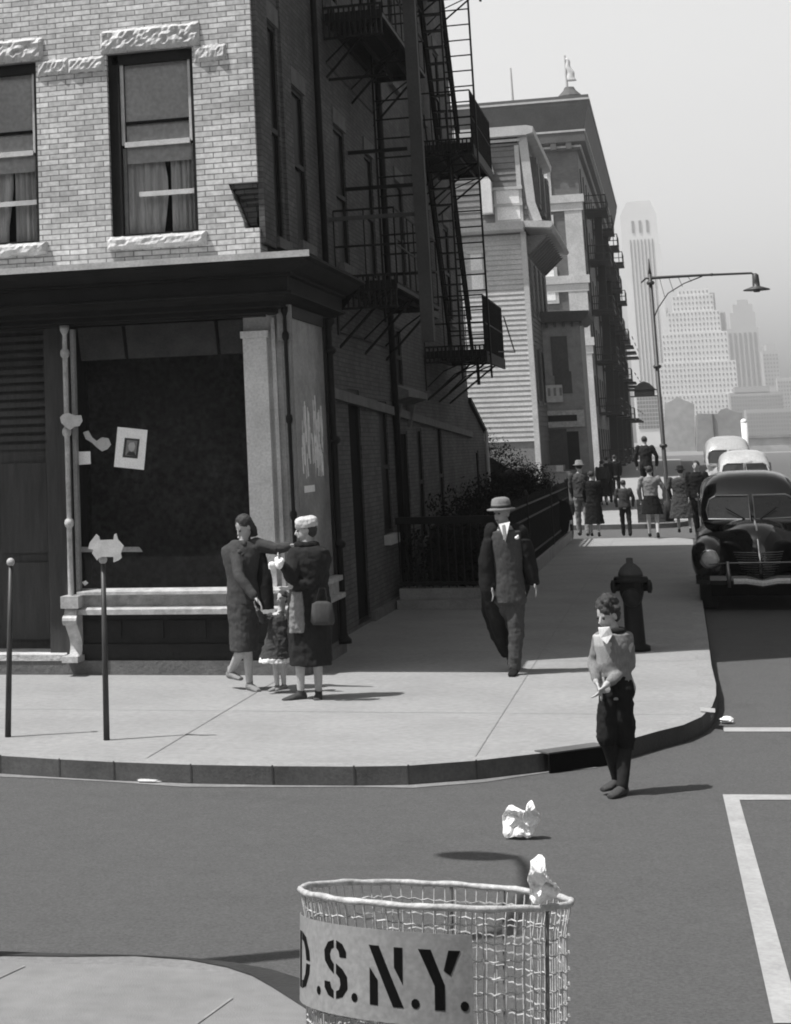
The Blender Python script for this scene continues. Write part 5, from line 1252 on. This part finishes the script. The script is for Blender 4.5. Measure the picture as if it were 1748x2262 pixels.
def head(mb, c, face, s=1.0, tilt=0):
    f = Vector(face).normalized(); u = UPZ-f*UPZ.dot(f); u.normalize(); r = u.cross(f); R3 = Matrix((r, f, u)).transposed()
    L = lambda x, y, z: c+r*x*s+f*y*s+u*z*s
    mb.ball(L(0, -.012, .025), (.073*s, .092*s, .088*s), 16, 11, R3)      # cranium
    mb.ball(L(0, .018, -.035), (.058*s, .068*s, .075*s), 14, 9, R3)        # face mass
    mb.ball(L(0, .045, -.092), (.028*s, .026*s, .022*s), 10, 7, R3)        # chin
    mb.tube([L(0, .082, .008), L(0, .103, -.03), L(0, .088, -.038)], [.009*s, .014*s, .012*s], 7)  # nose
    mb.ball(L(0, .078, -.062), (.024*s, .012*s, .009*s), 8, 6, R3)         # lips
    mb.tube([L(-.04, .07, .018), L(0, .076, .018), L(.04, .07, .018)], .007*s, 6)   # brow
    for k in (-1, 1): mb.ball(L(.074*k, -.005, -.012), (.009*s, .02*s, .03*s), 8, 6, R3)
    return L, R3
def figure(name, label, at, J, s=1.0, skin='skin', vox=.007, face=(0, -1, 0), hair=None, hairlen=0., group='people on the pavement', hands=True, lr=1.0, features=True, shoe='cloth_black', toes=None):
    """J: joints as world points: head,neck,chest,waist,pelvis, shL elL wrL, shR.., hipL knL anL, hipR.."""
    P = thing('person', label, 'person', at, group)
    b = MB(); j = J
    f = Vector(face).normalized()
    L, R3 = head(b, j['head'], face, s)
    b.tube([j['head']-UPZ*.06*s-f*.015*s, j['neck']], [.05*s, .058*s], 12)
    sx_ = (j['shR']-j['shL']); sx_.z = 0; sx_ = sx_.normalized() if sx_.length > .05 else Vector((1, 0, 0)); fy = UPZ.cross(sx_)
    b.loft([(j['neck'], .07*s, .06*s, sx_, fy), (j['chest']+(j['neck']-j['chest'])*.65, .155*s, .085*s, sx_, fy), (j['chest'], .16*s, .11*s, sx_, fy), (j['waist'], .125*s, .09*s, sx_, fy), (j['pelvis'], .155*s, .105*s, sx_, fy), (j['pelvis']-UPZ*.08*s, .13*s, .09*s, sx_, fy)], 18)
    for S2 in 'LR':
        b.caps(j['sh'+S2], j['el'+S2], .052*s, .04*s); b.caps(j['el'+S2], j['wr'+S2], .04*s, .025*s)
        if hands:
            d = j['wr'+S2]-j['el'+S2]; sdv = j.get('th'+S2, Vector((0, -1, .3)))
            hd = j.get('hd'+S2, d); hand(b, j['wr'+S2], hd, sdv, s*1.0)
        b.caps(j['hip'+S2], j['kn'+S2], .08*s*lr, .052*s*lr); b.caps(j['kn'+S2], j['an'+S2], .053*s*lr, .034*s*lr)
    body = b.obj('body', skin, P, smooth=True, remesh=vox, smoothit=3)
    if features:
        e = MB()
        for k in (-1, 1): e.ball(L(.029*k, .079, .0), (.013*s, .008*s, .008*s), 8, 6, R3)
        e.obj('eyes', 'cloth_dark', P, smooth=True)
        e = MB(); e.tube([L(-.02, .092, -.063), L(0, .095, -.062), L(.02, .092, -.063)], .003*s, 5); e.obj('mouth', 'cloth_char', P)
    for S2 in 'LR':
        t = MB(); foot(t, j['an'+S2], (toes or {}).get(S2, j.get('toe'+S2, f)), s); t.caps(j['an'+S2]-UPZ*.02*s, j['an'+S2]+UPZ*.03*s, .036*s, .036*s); t.obj('shoe', shoe, P, smooth=True, remesh=max(vox*.8, .006), smoothit=2)
    return P, L, R3
def cloth(P, name, mat, fn, vox=.009, disp=.015, dscale=.07, sm=3):
    t = MB(); fn(t); return t.obj(name, mat, P, smooth=True, remesh=vox, smoothit=sm, disp=disp, dscale=dscale)
def jt(Y, **kw):
    # joints from photo pixels in the 1688-wide view: name=(x, y[, dy])
    out = {}
    for k, v in kw.items(): out[k] = AY(v[0]*K, v[1]*K, Y+(v[2] if len(v) > 2 else 0))
    return out
def hairdo(P, L, R3, s, mat='hair', curly=False, back=0., low=-.02, seed=1):
    rnd = random.Random(seed); t = MB()
    t.ball(L(0, -.022, .04), (.082*s, .092*s, .088*s), 16, 10, R3)
    t.ball(L(0, -.05, -.005), (.078*s, .062*s, .075*s), 14, 9, R3)
    if back: t.loft([(L(0, -.05, .0), .078*s, .05*s, R3.col[0], R3.col[1]), (L(0, -.065, -back*.5), .075*s, .045*s, R3.col[0], R3.col[1]), (L(0, -.055, -back), .055*s, .03*s, R3.col[0], R3.col[1])], 14)
    if curly:
        for i in range(80):
            a = rnd.random()*6.28; b_ = rnd.random()*1.6; v = Vector((math.cos(a)*math.sin(b_), math.sin(a)*math.sin(b_)*.9-.2, math.cos(b_)))
            if v.y > .7 and v.z < .25: continue
            t.ball(L(v.x*.085, v.y*.094-.01, v.z*.095+.045), .024*s*(.7+rnd.random()*.6), 7, 5)
    t.obj('hair', mat, P, smooth=True, remesh=.007 if s > .6 else .006, smoothit=1, disp=.012, dscale=.02)

# ---- woman bending forward (left)
c = AZ(540*K, 1472*K); Y = c.y
J = jt(Y, head=(521, 1124), neck=(517, 1152), chest=(515, 1185, .02), waist=(518, 1235), pelvis=(522, 1275), shL=(503, 1167, -.02), elL=(511, 1232, -.22), wrL=(545, 1275, -.28), shR=(548, 1162, .04), elR=(588, 1171, .02), wrR=(618, 1165, 0), hipL=(512, 1290), hipR=(532, 1290), knR=(528, 1385, -.03), anR=(533, 1458), knL=(512, 1392, -.06), anL=(492, 1433, .12))
P, L, R3 = figure('person', 'woman in dark jacket and grey skirt leaning down to the child, one heel raised', c, J, .93, face=(-.55, -.55, -.45), vox=.007, toes={'L': Vector((.55, -.5, 0)), 'R': Vector((.6, -.7, 0))}, shoe='cloth_light')
hairdo(P, L, R3, .93, back=.14)
def f(t):
    t.loft([(J['neck']+UPZ*.0, .08, .075), (J['chest']+UPZ*.07, .19, .13), (J['chest'], .19, .145), (J['waist'], .15, .12), (J['pelvis']+UPZ*.02, .17, .13), (J['pelvis']-UPZ*.06, .175, .135)], 20)
    for s2, r_ in (('L', .058), ('R', .06)): t.caps(J['sh'+s2], J['el'+s2], r_+.012, r_-.004); t.caps(J['el'+s2], J['wr'+s2]+(J['el'+s2]-J['wr'+s2])*.12, r_-.004, r_-.014)
cloth(P, 'jacket', 'cloth_char', f)
def f(t):
    a = AY(520*K, 1260*K, Y); h_ = AY(521*K, 1390*K, Y)
    t.loft([(a, .15, .12), (a+(h_-a)*.25, .165, .135), (a+(h_-a)*.6, .14, .14), (a+(h_-a)*.99, .135, .15)], 20)
cloth(P, 'skirt', 'cloth_grey', f, disp=.02, dscale=.07)
def f(t): # ruffled scarf at the throat
    for i in range(9): a = i*.7; t.ball(J['neck']+Vector((.05*math.cos(a)-.02, -.07+.03*math.sin(a), -.03-.012*i)), .035, 8, 6)
cloth(P, 'scarf', 'cloth_grey', f, vox=.007, disp=.02, dscale=.03)
def f(t): # loose open coat panel hanging towards the child
    a = AY(555*K, 1175*K, Y+.05); b_ = AY(572*K, 1300*K, Y-.02)
    t.loft([(a, .05, .05), (a+(b_-a)*.5, .085, .06), (b_, .06, .05)], 14)
cloth(P, 'coat_panel', 'cloth_black', f)

# ---- child between them
c = AZ(597*K, 1478*K); Y2 = c.y; sC = .55
J2 = jt(Y2, head=(602, 1276), neck=(600, 1303), chest=(597, 1325), waist=(594, 1350), pelvis=(592, 1372), shL=(578, 1316, -.03), elL=(562, 1324, -.09), wrL=(549, 1300, -.14), shR=(614, 1314, 0), elR=(624, 1290, -.05), wrR=(618, 1262, -.08), hipL=(587, 1380), hipR=(601, 1380), knL=(589, 1425, -.02), anL=(592, 1463), knR=(604, 1425, 0), anR=(606, 1461, .03))
P, L, R3 = figure('person', 'small child in a short coat with white hem between the two women', c, J2, .6, face=(-.5, -.8, .05), vox=.006, shoe='cloth_mid')
hairdo(P, L, R3, .6, seed=3)
def f(t):
    hem = AY(588*K, 1404*K, Y2)
    t.loft([(J2['neck'], .05, .045), (J2['chest']+UPZ*.02, .10, .07), (J2['waist'], .105, .08), (hem, .15, .12)], 18)
    for s2 in 'LR': t.caps(J2['sh'+s2], J2['el'+s2], .04, .032); t.caps(J2['el'+s2], J2['wr'+s2]+(J2['el'+s2]-J2['wr'+s2])*.15, .032, .025)
cloth(P, 'coat', 'cloth_char', f, vox=.007, disp=.03, dscale=.05)
def f(t):
    hem = AY(587*K, 1402*K, Y2); h2 = AY(587*K, 1413*K, Y2); t.loft([(hem, .146, .118), (h2, .15, .122)], 20)
cloth(P, 'petticoat', 'cloth_white', f, vox=.007, disp=.02, dscale=.04)

# ---- woman in the pale hat (right)
c = AZ(660*K, 1490*K); Y3 = c.y
J3 = jt(Y3, head=(652, 1130), neck=(655, 1160), chest=(660, 1195), waist=(660, 1245), pelvis=(660, 1285), shL=(630, 1185, -.06), elL=(622, 1232, -.2), wrL=(604, 1205, -.3), shR=(680, 1182, .06), elR=(676, 1240, -.05), wrR=(625, 1252, -.22), hipL=(648, 1300), hipR=(672, 1300), knL=(640, 1395, -.05), anL=(642, 1478, -.04), knR=(678, 1395, .02), anR=(680, 1477, .05))
P, L, R3 = figure('person', 'woman in pale hat and dark coat facing the child, hands raised in front', c, J3, .95, face=(-.95, -.25, -.12), vox=.007, toes={'L': Vector((-.8, -.6, 0)), 'R': Vector((.1, -1, 0))}, shoe='cloth_char')
hairdo(P, L, R3, .95)
t = MB(); t.loft([(L(0, -.015, .02), .09, .098, R3.col[0], R3.col[1]), (L(0, -.02, .06), .1, .108, R3.col[0], R3.col[1]), (L(0, -.02, .1), .09, .1, R3.col[0], R3.col[1]), (L(0, -.02, .125), .05, .06, R3.col[0], R3.col[1])], 20)
t.obj('hat', 'felt_pale', P, smooth=True, remesh=.008, smoothit=2, disp=.02, dscale=.04)
def f(t):
    hem = AY(664*K, 1418*K, Y3)
    t.loft([(J3['neck'], .09, .085), (J3['chest']+UPZ*.09, .19, .14), (J3['chest'], .2, .16), (J3['waist'], .17, .15), (J3['pelvis'], .2, .17), (hem+UPZ*.22, .2, .18), (hem, .19, .18)], 22)
    for s2 in 'LR': t.caps(J3['sh'+s2], J3['el'+s2], .078, .06); t.caps(J3['el'+s2], J3['wr'+s2]+(J3['el'+s2]-J3['wr'+s2])*.1, .06, .045)
cloth(P, 'coat', 'cloth_dark', f, disp=.025, dscale=.07)
def f(t):
    t.tube([J3['neck']+Vector((.09*math.cos(a), .08*math.sin(a), -.01)) for a in [i*.6283 for i in range(10)]], .035, 8, closed=True)
cloth(P, 'collar', 'cloth_black', f, vox=.008)
def f(t):
    a = AY(633*K, 1262*K, Y3-.17); b_ = AY(634*K, 1350*K, Y3-.17); t.loft([(a, .05, .03), (a+(b_-a)*.5, .07, .035), (b_, .075, .03)], 14)
cloth(P, 'dress_panel', 'cloth_mid', f, vox=.007, disp=.02, dscale=.04)
hb = thing('handbag', 'dark handbag hanging at the hip of the woman in the pale hat', 'handbag', tuple(AY(690*K, 1300*K, Y3-.1)))
a = AY(688*K, 1305*K, Y3-.22); t = MB(); t.loft([(a+UPZ*.09, .05, .04), (a+UPZ*.07, .09, .05), (a-UPZ*.08, .11, .06), (a-UPZ*.11, .09, .05)], 16, 3); t.obj('bag', 'cloth_char', hb, smooth=True)
t = MB(); t.tube([a+UPZ*.09+Vector((-.05, 0, 0)), a+UPZ*.2+Vector((-.02, .03, 0)), a+UPZ*.2+Vector((.03, .03, 0)), a+UPZ*.09+Vector((.05, 0, 0))], .008, 6); t.obj('handle', 'cloth_black', hb)
hk = thing('handkerchief', 'bright white cloth in the raised hand of the woman in the pale hat', 'cloth', tuple(AY(592*K, 1200*K, Y3-.36)))
a = AY(590*K, 1203*K, Y3-.38); t = MB(); rnd = random.Random(4)
for i in range(9): t.ball(a+Vector((rnd.uniform(-.06, .05), rnd.uniform(-.02, .02), rnd.uniform(-.045, .045))), .03, 8, 6)
t.obj('cloth', 'cloth_white', hk, smooth=True, remesh=.007, smoothit=1, disp=.02, dscale=.03)

# ---- man in the light hat, walking towards us
c = AZ(1097*K, 1438*K); YM = c.y
JM = jt(YM, head=(1070, 1094), neck=(1076, 1122), chest=(1080, 1160), waist=(1084, 1215), pelvis=(1088, 1268), shL=(1050, 1134), elL=(1042, 1200, .03), wrL=(1050, 1250, -.04), shR=(1106, 1134, .02), elR=(1130, 1195, .05), wrR=(1140, 1240, .02), hipL=(1077, 1278), hipR=(1099, 1278), knL=(1086, 1350, .22), anL=(1093, 1402, .42), knR=(1102, 1350, -.03), anR=(1098, 1424, -.05))
P, L, R3 = figure('person', 'man in light felt hat, grey suit and open black overcoat walking towards the corner', c, JM, 1.0, skin='skin_dark', face=(-.5, -.85, -.05), vox=.007, toes={'L': Vector((0, -1, 0)), 'R': Vector((-.1, -1, 0))})
t = MB(); up_ = R3.col[2]; rx_ = R3.col[0]; fy_ = R3.col[1]
t.loft([(L(0, 0, .028), .125, .15, rx_, fy_), (L(0, 0, .04), .13, .155, rx_, fy_), (L(0, 0, .05), .088, .11, rx_, fy_), (L(0, -.005, .1), .087, .105, rx_, fy_), (L(0, -.005, .135), .078, .092, rx_, fy_), (L(0, 0, .15), .04, .07, rx_, fy_)], 26)
hat = t.obj('hat', 'felt_hat', P, smooth=True); t = MB(); t.loft([(L(0, -.003, .051), .0905, .1125, rx_, fy_), (L(0, -.003, .078), .0905, .1105, rx_, fy_)], 26); t.obj('hat_band', 'felt_band', hat, smooth=True)
def f(t):
    hem = JM['pelvis']-UPZ*.06
    t.loft([(JM['neck']-UPZ*.03, .08, .07), (JM['chest']+UPZ*.12, .17, .12), (JM['chest'], .17, .13), (JM['waist'], .14, .12), (hem, .155, .13)], 20)
cloth(P, 'suit_jacket', 'cloth_grey', f, disp=.016)
t = MB(); A1 = lambda x, y, dy=-.16: AY(x*K, y*K, YM+dy)
v = [A1(1064, 1118, -.125), A1(1088, 1113, -.125), A1(1078, 1156, -.175)]; t._add([tuple(p_) for p_ in v]+[tuple(p_+Vector((0, .03, 0))) for p_ in v], [(0, 1, 2), (5, 4, 3), (0, 1, 4, 3), (1, 2, 5, 4), (2, 0, 3, 5)]); t.obj('shirt', 'cloth_white', P)
v = [A1(1071, 1121, -.14), A1(1077, 1119, -.14), A1(1079, 1150, -.19), A1(1074, 1152, -.19)]; t = MB(); t._add([tuple(p_) for p_ in v]+[tuple(p_+Vector((0, .02, 0))) for p_ in v], [(0, 1, 2, 3), (7, 6, 5, 4), (0, 1, 5, 4), (1, 2, 6, 5), (2, 3, 7, 6), (3, 0, 4, 7)]); t.obj('tie', 'cloth_mid', P)
t = MB(); a = A1(1103, 1147, -.15); t.ball(a, (.022, .012, .016), 8, 6); t.ball(a+Vector((.01, -.004, .014)), (.012, .01, .012), 8, 6); t.obj('pocket_square', 'cloth_white', P, smooth=True)
def f(t):
    for s2 in 'LR': t.caps(JM['hip'+s2], JM['kn'+s2], .098, .075); t.caps(JM['kn'+s2], JM['an'+s2], .075, .06)
    t.loft([(JM['pelvis']+UPZ*.1, .15, .12), (JM['pelvis']-UPZ*.08, .16, .13)], 18)
cloth(P, 'trousers', 'cloth_grey', f, disp=.025, dscale=.07)
def f(t): # overcoat: sleeves plus two swinging halves behind the suit
    for s2 in 'LR': t.caps(JM['sh'+s2], JM['el'+s2], .088, .07); t.caps(JM['el'+s2], JM['wr'+s2], .07, .055)
    q_ = lambda x, y, dy: AY(x*K, y*K, YM+dy)
    t.loft([(q_(1080, 1138, .09), .2, .06), (q_(1082, 1180, .13), .24, .07), (q_(1082, 1240, .16), .25, .07), (q_(1070, 1300, .2), .2, .07), (q_(1072, 1360, .22), .12, .06), (q_(1083, 1402, .24), .05, .04)], 22)
    t.loft([(q_(1045, 1150, .0), .07, .1), (q_(1040, 1200, .0), .09, .12), (q_(1046, 1260, .05), .1, .13), (q_(1062, 1320, .1), .1, .11), (q_(1076, 1380, .18), .05, .06)], 18)
    t.loft([(q_(1120, 1150, .0), .06, .1), (q_(1130, 1200, .05), .075, .11), (q_(1140, 1248, .06), .06, .09)], 18)
cloth(P, 'overcoat', 'cloth_black', f, vox=.01, disp=.03, dscale=.12, sm=8)

# ---- boy stepping off the kerb
c = AZ(1325*K, 1692*K, ROAD); YB_ = c.y; sB = .8
JB = jt(YB_, head=(1296, 1312), neck=(1306, 1343), chest=(1308, 1375), waist=(1310, 1430), pelvis=(1315, 1468), shL=(1280, 1362, -.02), elL=(1266, 1412, .0), wrL=(1272, 1454, -.1), shR=(1337, 1360, .02), elR=(1344, 1418, .02), wrR=(1292, 1462, -.16), hipL=(1300, 1482), hipR=(1328, 1482), knL=(1295, 1572, -.05), anL=(1318, 1662, .03), knR=(1334, 1580, .0), anR=(1328, 1676, -.08))
JB['hdL'] = Vector((.4, -.2, -1)); JB['hdR'] = Vector((-.7, -.1, -.75))
P, L, R3 = figure('person', 'curly haired boy in a light sweater and dark knickerbockers stepping off the kerb', (c.x, c.y, ROAD), JB, .86, face=(-.62, -.72, -.28), vox=.0065, toes={'L': Vector((-.6, -.8, 0)), 'R': Vector((-.5, -.9, 0))}, shoe='cloth_grey', lr=.9)
hairdo(P, L, R3, .86, curly=True, seed=9)
def f(t):
    t.loft([(JB['neck']-UPZ*.01, .06, .055), (JB['chest']+UPZ*.07, .118, .085), (JB['chest'], .122, .095), (JB['waist'], .112, .09), (JB['waist']-UPZ*.06, .118, .092)], 20)
    for s2 in 'LR': t.caps(JB['sh'+s2], JB['el'+s2], .048, .042); t.caps(JB['el'+s2], JB['wr'+s2]+(JB['el'+s2]-JB['wr'+s2])*.18, .042, .033)
cloth(P, 'sweater', 'cloth_light', f, disp=.014, dscale=.05, vox=.008)
def f(t):
    t.loft([(JB['waist']-UPZ*.03, .112, .09), (JB['pelvis'], .125, .1), (JB['pelvis']-UPZ*.05, .12, .1)], 20)
    for s2 in 'LR':
        h0, k0 = JB['hip'+s2], JB['kn'+s2]
        t.loft([(h0, .068, .085), (h0+(k0-h0)*.5, .072, .085), (k0+UPZ*.0, .07, .08), (k0-UPZ*.06, .048, .055)], 16)
cloth(P, 'knickerbockers', 'cloth_black', f, disp=.025, dscale=.06, vox=.008)
def f(t):
    for s2 in 'LR': t.caps(JB['kn'+s2], JB['an'+s2], .052, .04)
cloth(P, 'stockings', 'cloth_dark', f, vox=.007, disp=.01)
t = MB(); a = AY(1292*K, 1354*K, YB_-.115); vs = [a+Vector(v_) for v_ in ((-.045, 0, .045), (.03, -.01, .05), (.045, -.005, .0), (.005, -.02, -.06), (-.035, -.01, -.02))]
t._add(vs+[v_+Vector((0, .03, 0)) for v_ in vs], [tuple(range(5)), tuple(range(9, 4, -1))]+[(i, (i+1) % 5, 5+(i+1) % 5, 5+i) for i in range(5)]); t.obj('shirt_collar', 'cloth_white', P)
def f(t): t.tube([JB['neck']+Vector((.065*math.cos(a)+.01, .06*math.sin(a), -.005)) for a in [i*.6283 for i in range(10)]], .022, 8, closed=True)
cloth(P, 'neckerchief', 'cloth_dark', f, vox=.007)

# ---- fire hydrant behind the boy
c = AZ(1359*K, 1388*K); YT = c.y
HY2 = thing('fire_hydrant', 'squat dark fire hydrant on the kerb edge just behind the curly haired boy', 'hydrant', (c.x, YT, 0)); hxx = AY(1350*K, 1290*K, YT).x
t = MB(); t.lathe([(.15, .002), (.15, .05), (.105, .07), (.095, .5), (.11, .55), (.125, .6), (.125, .72), (.13, .76)], (hxx, YT, 0), 22); t.obj('barrel', 'iron', HY2, smooth=True)
zf = AY(1345*K, 1236*K, YT).z
t = MB(); t.lathe([(.13, .74), (.17, zf-.03), (.18, zf), (.17, zf+.03), (.13, zf+.035)], (hxx, YT, 0), 24); t.obj('flange', 'iron', HY2, smooth=True)
t = MB(); t.lathe([(.13, zf+.03), (.125, zf+.07), (.1, zf+.12), (.055, zf+.16), (.035, zf+.17), (.035, zf+.22), (.02, zf+.225)], (hxx, YT, 0), 22); t.obj('bonnet', 'cloth_char', HY2, smooth=True)
for sgn, zz in ((1, .66), (-1, .66)):
    t = MB(); a = Vector((hxx+sgn*.08, YT, zz)); t.tube([a, a+Vector((sgn*.08, 0, 0)), a+Vector((sgn*.085, 0, 0)), a+Vector((sgn*.12, 0, 0)), a+Vector((sgn*.135, 0, 0))], [.05, .05, .07, .07, .03], 14); t.obj('side_outlet', 'iron', HY2, smooth=True)
t = MB(); a = Vector((hxx, YT-.1, .56)); t.tube([a, a+Vector((0, -.08, 0)), a+Vector((0, -.085, 0)), a+Vector((0, -.13, 0))], [.08, .08, .1, .09], 16); t.obj('front_outlet', 'iron', HY2, smooth=True)

# ---- people farther down the pavement (a lighter recipe of the same body)
def walker(xf, yf, yh, hgt, label, face=(0, 1, 0), top='cloth_grey', bottom='cloth_dark', coat=0., arms=(.03, .03), stride=.15, hatm=None, vox=.012, wide=1.0, ground=0.0, lean=0., shoe='cloth_black', Yw=None):
    g_ = AZ(xf*K, yf*K, ground); s = hgt/1.75; f_ = Vector(face).normalized(); r_ = Vector((-f_.y, f_.x, 0))*-1
    if Yw: g_ = AY(xf*K, yf*K, Yw); g_.z = ground
    o = Vector((g_.x, g_.y, ground)); Z = lambda x, y, z: o+r_*x*s*wide+f_*y*s+UPZ*z*s
    J_ = dict(head=Z(0, lean+.02, 1.61), neck=Z(0, lean, 1.48), chest=Z(0, lean*.8, 1.3), waist=Z(0, lean*.4, 1.1), pelvis=Z(0, 0, .93), shL=Z(-.19, lean, 1.42), shR=Z(.19, lean, 1.42), elL=Z(-.2-arms[0], .02, 1.16), elR=Z(.2+arms[1], .02, 1.16), wrL=Z(-.16-arms[0]*1.2, .12, .93), wrR=Z(.16+arms[1]*1.2, .12, .93), hipL=Z(-.09, 0, .9), hipR=Z(.09, 0, .9), knL=Z(-.1, stride*.7, .5), knR=Z(.1, -stride*.2, .5), anL=Z(-.1, stride, .09), anR=Z(.1, -stride, .09))
    P, L, R3 = figure('person', label, tuple(o), J_, s, face=f_, vox=vox, features=f_.y < 0, shoe=shoe, group='people walking down the street')
    t = MB(); t.ball(L(0, -.02, .035), (.082*s, .094*s, .09*s), 12, 8, R3); t.obj('hair', 'hair', P, smooth=True)
    if hatm:
        t = MB(); t.loft([(L(0, 0, .05), .14*s, .15*s), (L(0, 0, .06), .14*s, .15*s), (L(0, 0, .07), .09*s, .1*s), (L(0, 0, .15), .08*s, .09*s), (L(0, 0, .17), .05*s, .06*s)], 18); t.obj('hat', hatm, P, smooth=True)
    def fb(t):
        if coat: t.loft([(J_['waist'], .15*s*wide, .12*s), (J_['pelvis'], .19*s*wide, .15*s), (Z(0, 0, coat), .26*s*wide, .22*s)], 18)
        else:
            for s2 in 'LR': t.caps(J_['hip'+s2], J_['kn'+s2], .095*s, .075*s); t.caps(J_['kn'+s2], J_['an'+s2], .075*s, .06*s)
    cloth(P, 'skirt' if coat else 'trousers', bottom, fb, vox=vox, disp=.03)
    def ft(t):
        t.loft([(J_['neck'], .08*s, .08*s), (J_['chest']+UPZ*.1*s, .18*s*wide, .12*s), (J_['chest'], .19*s*wide, .135*s), (J_['waist'], .165*s*wide, .13*s), (J_['pelvis']-UPZ*.03, .175*s*wide, .14*s)], 18)
        for s2 in 'LR': t.caps(J_['sh'+s2], J_['el'+s2], .07*s, .055*s); t.caps(J_['el'+s2], J_['wr'+s2], .055*s, .045*s)
    cloth(P, 'coat' if top != 'cloth_white' else 'shirt', top, ft, vox=vox, disp=.03)
    return P
walker(1246, 1145, 985, 1.76, 'man in a grey jacket and pale trousers walking away beside the fence', top='cloth_grey', bottom='cloth_mid', hatm='felt_hat', stride=.12)
walker(1271, 1146, 1010, 1.55, 'figure in a long black coat beside the man in the grey jacket', top='cloth_black', bottom='cloth_black', coat=.35)
walker(1338, 1145, 1025, 1.32, 'lone dark clothed boy walking away in the middle of the pavement', top='cloth_char', bottom='cloth_dark', arms=(.07, .07))
walker(1396, 1148, 995, 1.64, 'person in a white blouse and black shorts striding away with arms out', top='cloth_light', bottom='cloth_black', coat=.58, arms=(.08, .12), stride=.25)
walker(1462, 1138, 1003, 1.56, 'broad woman in a full grey coat and black hat near the parked cars', top='cloth_grey', bottom='cloth_grey', coat=.4, wide=1.45, hatm='cloth_black')
walker(1498, 1150, 985, 1.74, 'man in a black suit with a white shirt front next to the pale car', face=(-.2, -1, 0), top='cloth_black', bottom='cloth_black')
J_ = AZ(1498*K, 1150*K)
walker(1216, 1150, 1075, 1.05, 'child in dark clothes close to the end of the iron fence', top='cloth_char', bottom='cloth_char')
cr_ = AY(1384*K, 1060*K, 50.5)
bx_ = thing('wooden_crate', 'wooden crate at the lamp corner with a man standing on it', 'crate', (cr_.x, 50.2, 0))
walker(1384, 1060, 930, 1.72, 'dark figure standing raised above the others just left of the lamp post', top='cloth_dark', bottom='cloth_black', arms=(.08, .1), Yw=52.4, ground=.62)
t = MB()
for i in range(5): t.box(cr_.x-.35, cr_.x+.35, 52.0, 52.03, .02+i*.12, .11+i*.12); t.box(cr_.x-.35, cr_.x+.35, 52.72, 52.75, .02+i*.12, .11+i*.12)
for sx2 in (-.35, .32):
    for y_ in (52.031, 52.66): t.box(cr_.x+sx2, cr_.x+sx2+.03, y_, y_+.06, .01, .6)
t.box(cr_.x-.35, cr_.x+.35, 52.0, 52.75, .601, .62); t.obj('slats', 'wood', bx_); bx_.location = (cr_.x, 52.3, 0)
for ch in bx_.children: ch.matrix_parent_inverse = Matrix.Translation(bx_.location).inverted()
walker(1300, 1080, 990, 1.7, 'dark figure in the shade under the far tenement fire escapes', top='cloth_dark', bottom='cloth_black', Yw=70)
walker(1318, 1078, 992, 1.72, 'second dark figure walking in the shade of the brown block, nearer the kerb', top='cloth_black', bottom='cloth_black', Yw=75)
walker(1290, 1078, 1000, 1.6, 'woman in a dark skirt in the shade by the shop bay', top='cloth_char', bottom='cloth_black', coat=.35, Yw=67)
# pale bollard at the end of the fence
hh_ = AZ(1240*K, 1152*K); hy = thing('bollard', 'short pale iron bollard at the end of the iron fence', 'bollard', (hh_.x-.6, 42.5, 0))
hx_ = AZ(1232*K, 1150*K).x-.2
hy.location = (hx_, 43.2, 0)
t = MB(); t.lathe([(.13, 0), (.13, .05), (.1, .07), (.1, .5), (.12, .52), (.12, .56), (.1, .6), (.05, .67), (.02, .7)], (hx_, 43.2, 0), 14); t.obj('barrel', 'iron_light', hy, smooth=True)
t = MB(); t.tube([(hx_-.16, 43.2, .42), (hx_+.16, 43.2, .42)], .045, 10); t.tube([(hx_, 43.2, .42), (hx_, 43.05, .42)], .05, 10); t.obj('collar', 'iron_light', hy, smooth=True)

# ------------------------------------------------------------ air
hz = MB(); hz.box(-420, 420, -40, 1760, -1.3, 260)
mh = bpy.data.materials.new('haze_air'); mh.use_nodes = True; tt = mh.node_tree; tt.nodes.clear()
oo = tt.nodes.new('ShaderNodeOutputMaterial'); pv = tt.nodes.new('ShaderNodeVolumePrincipled')
pv.inputs['Color'].default_value = (.95, .95, .95, 1); pv.inputs['Density'].default_value = .00045; pv.inputs['Anisotropy'].default_value = .2
tt.links.new(pv.outputs[0], oo.inputs['Volume'])
M['haze'] = mh
ho = tag(hz.obj('haze', 'haze'), kind='stuff')
S.cycles.volume_bounces = 0
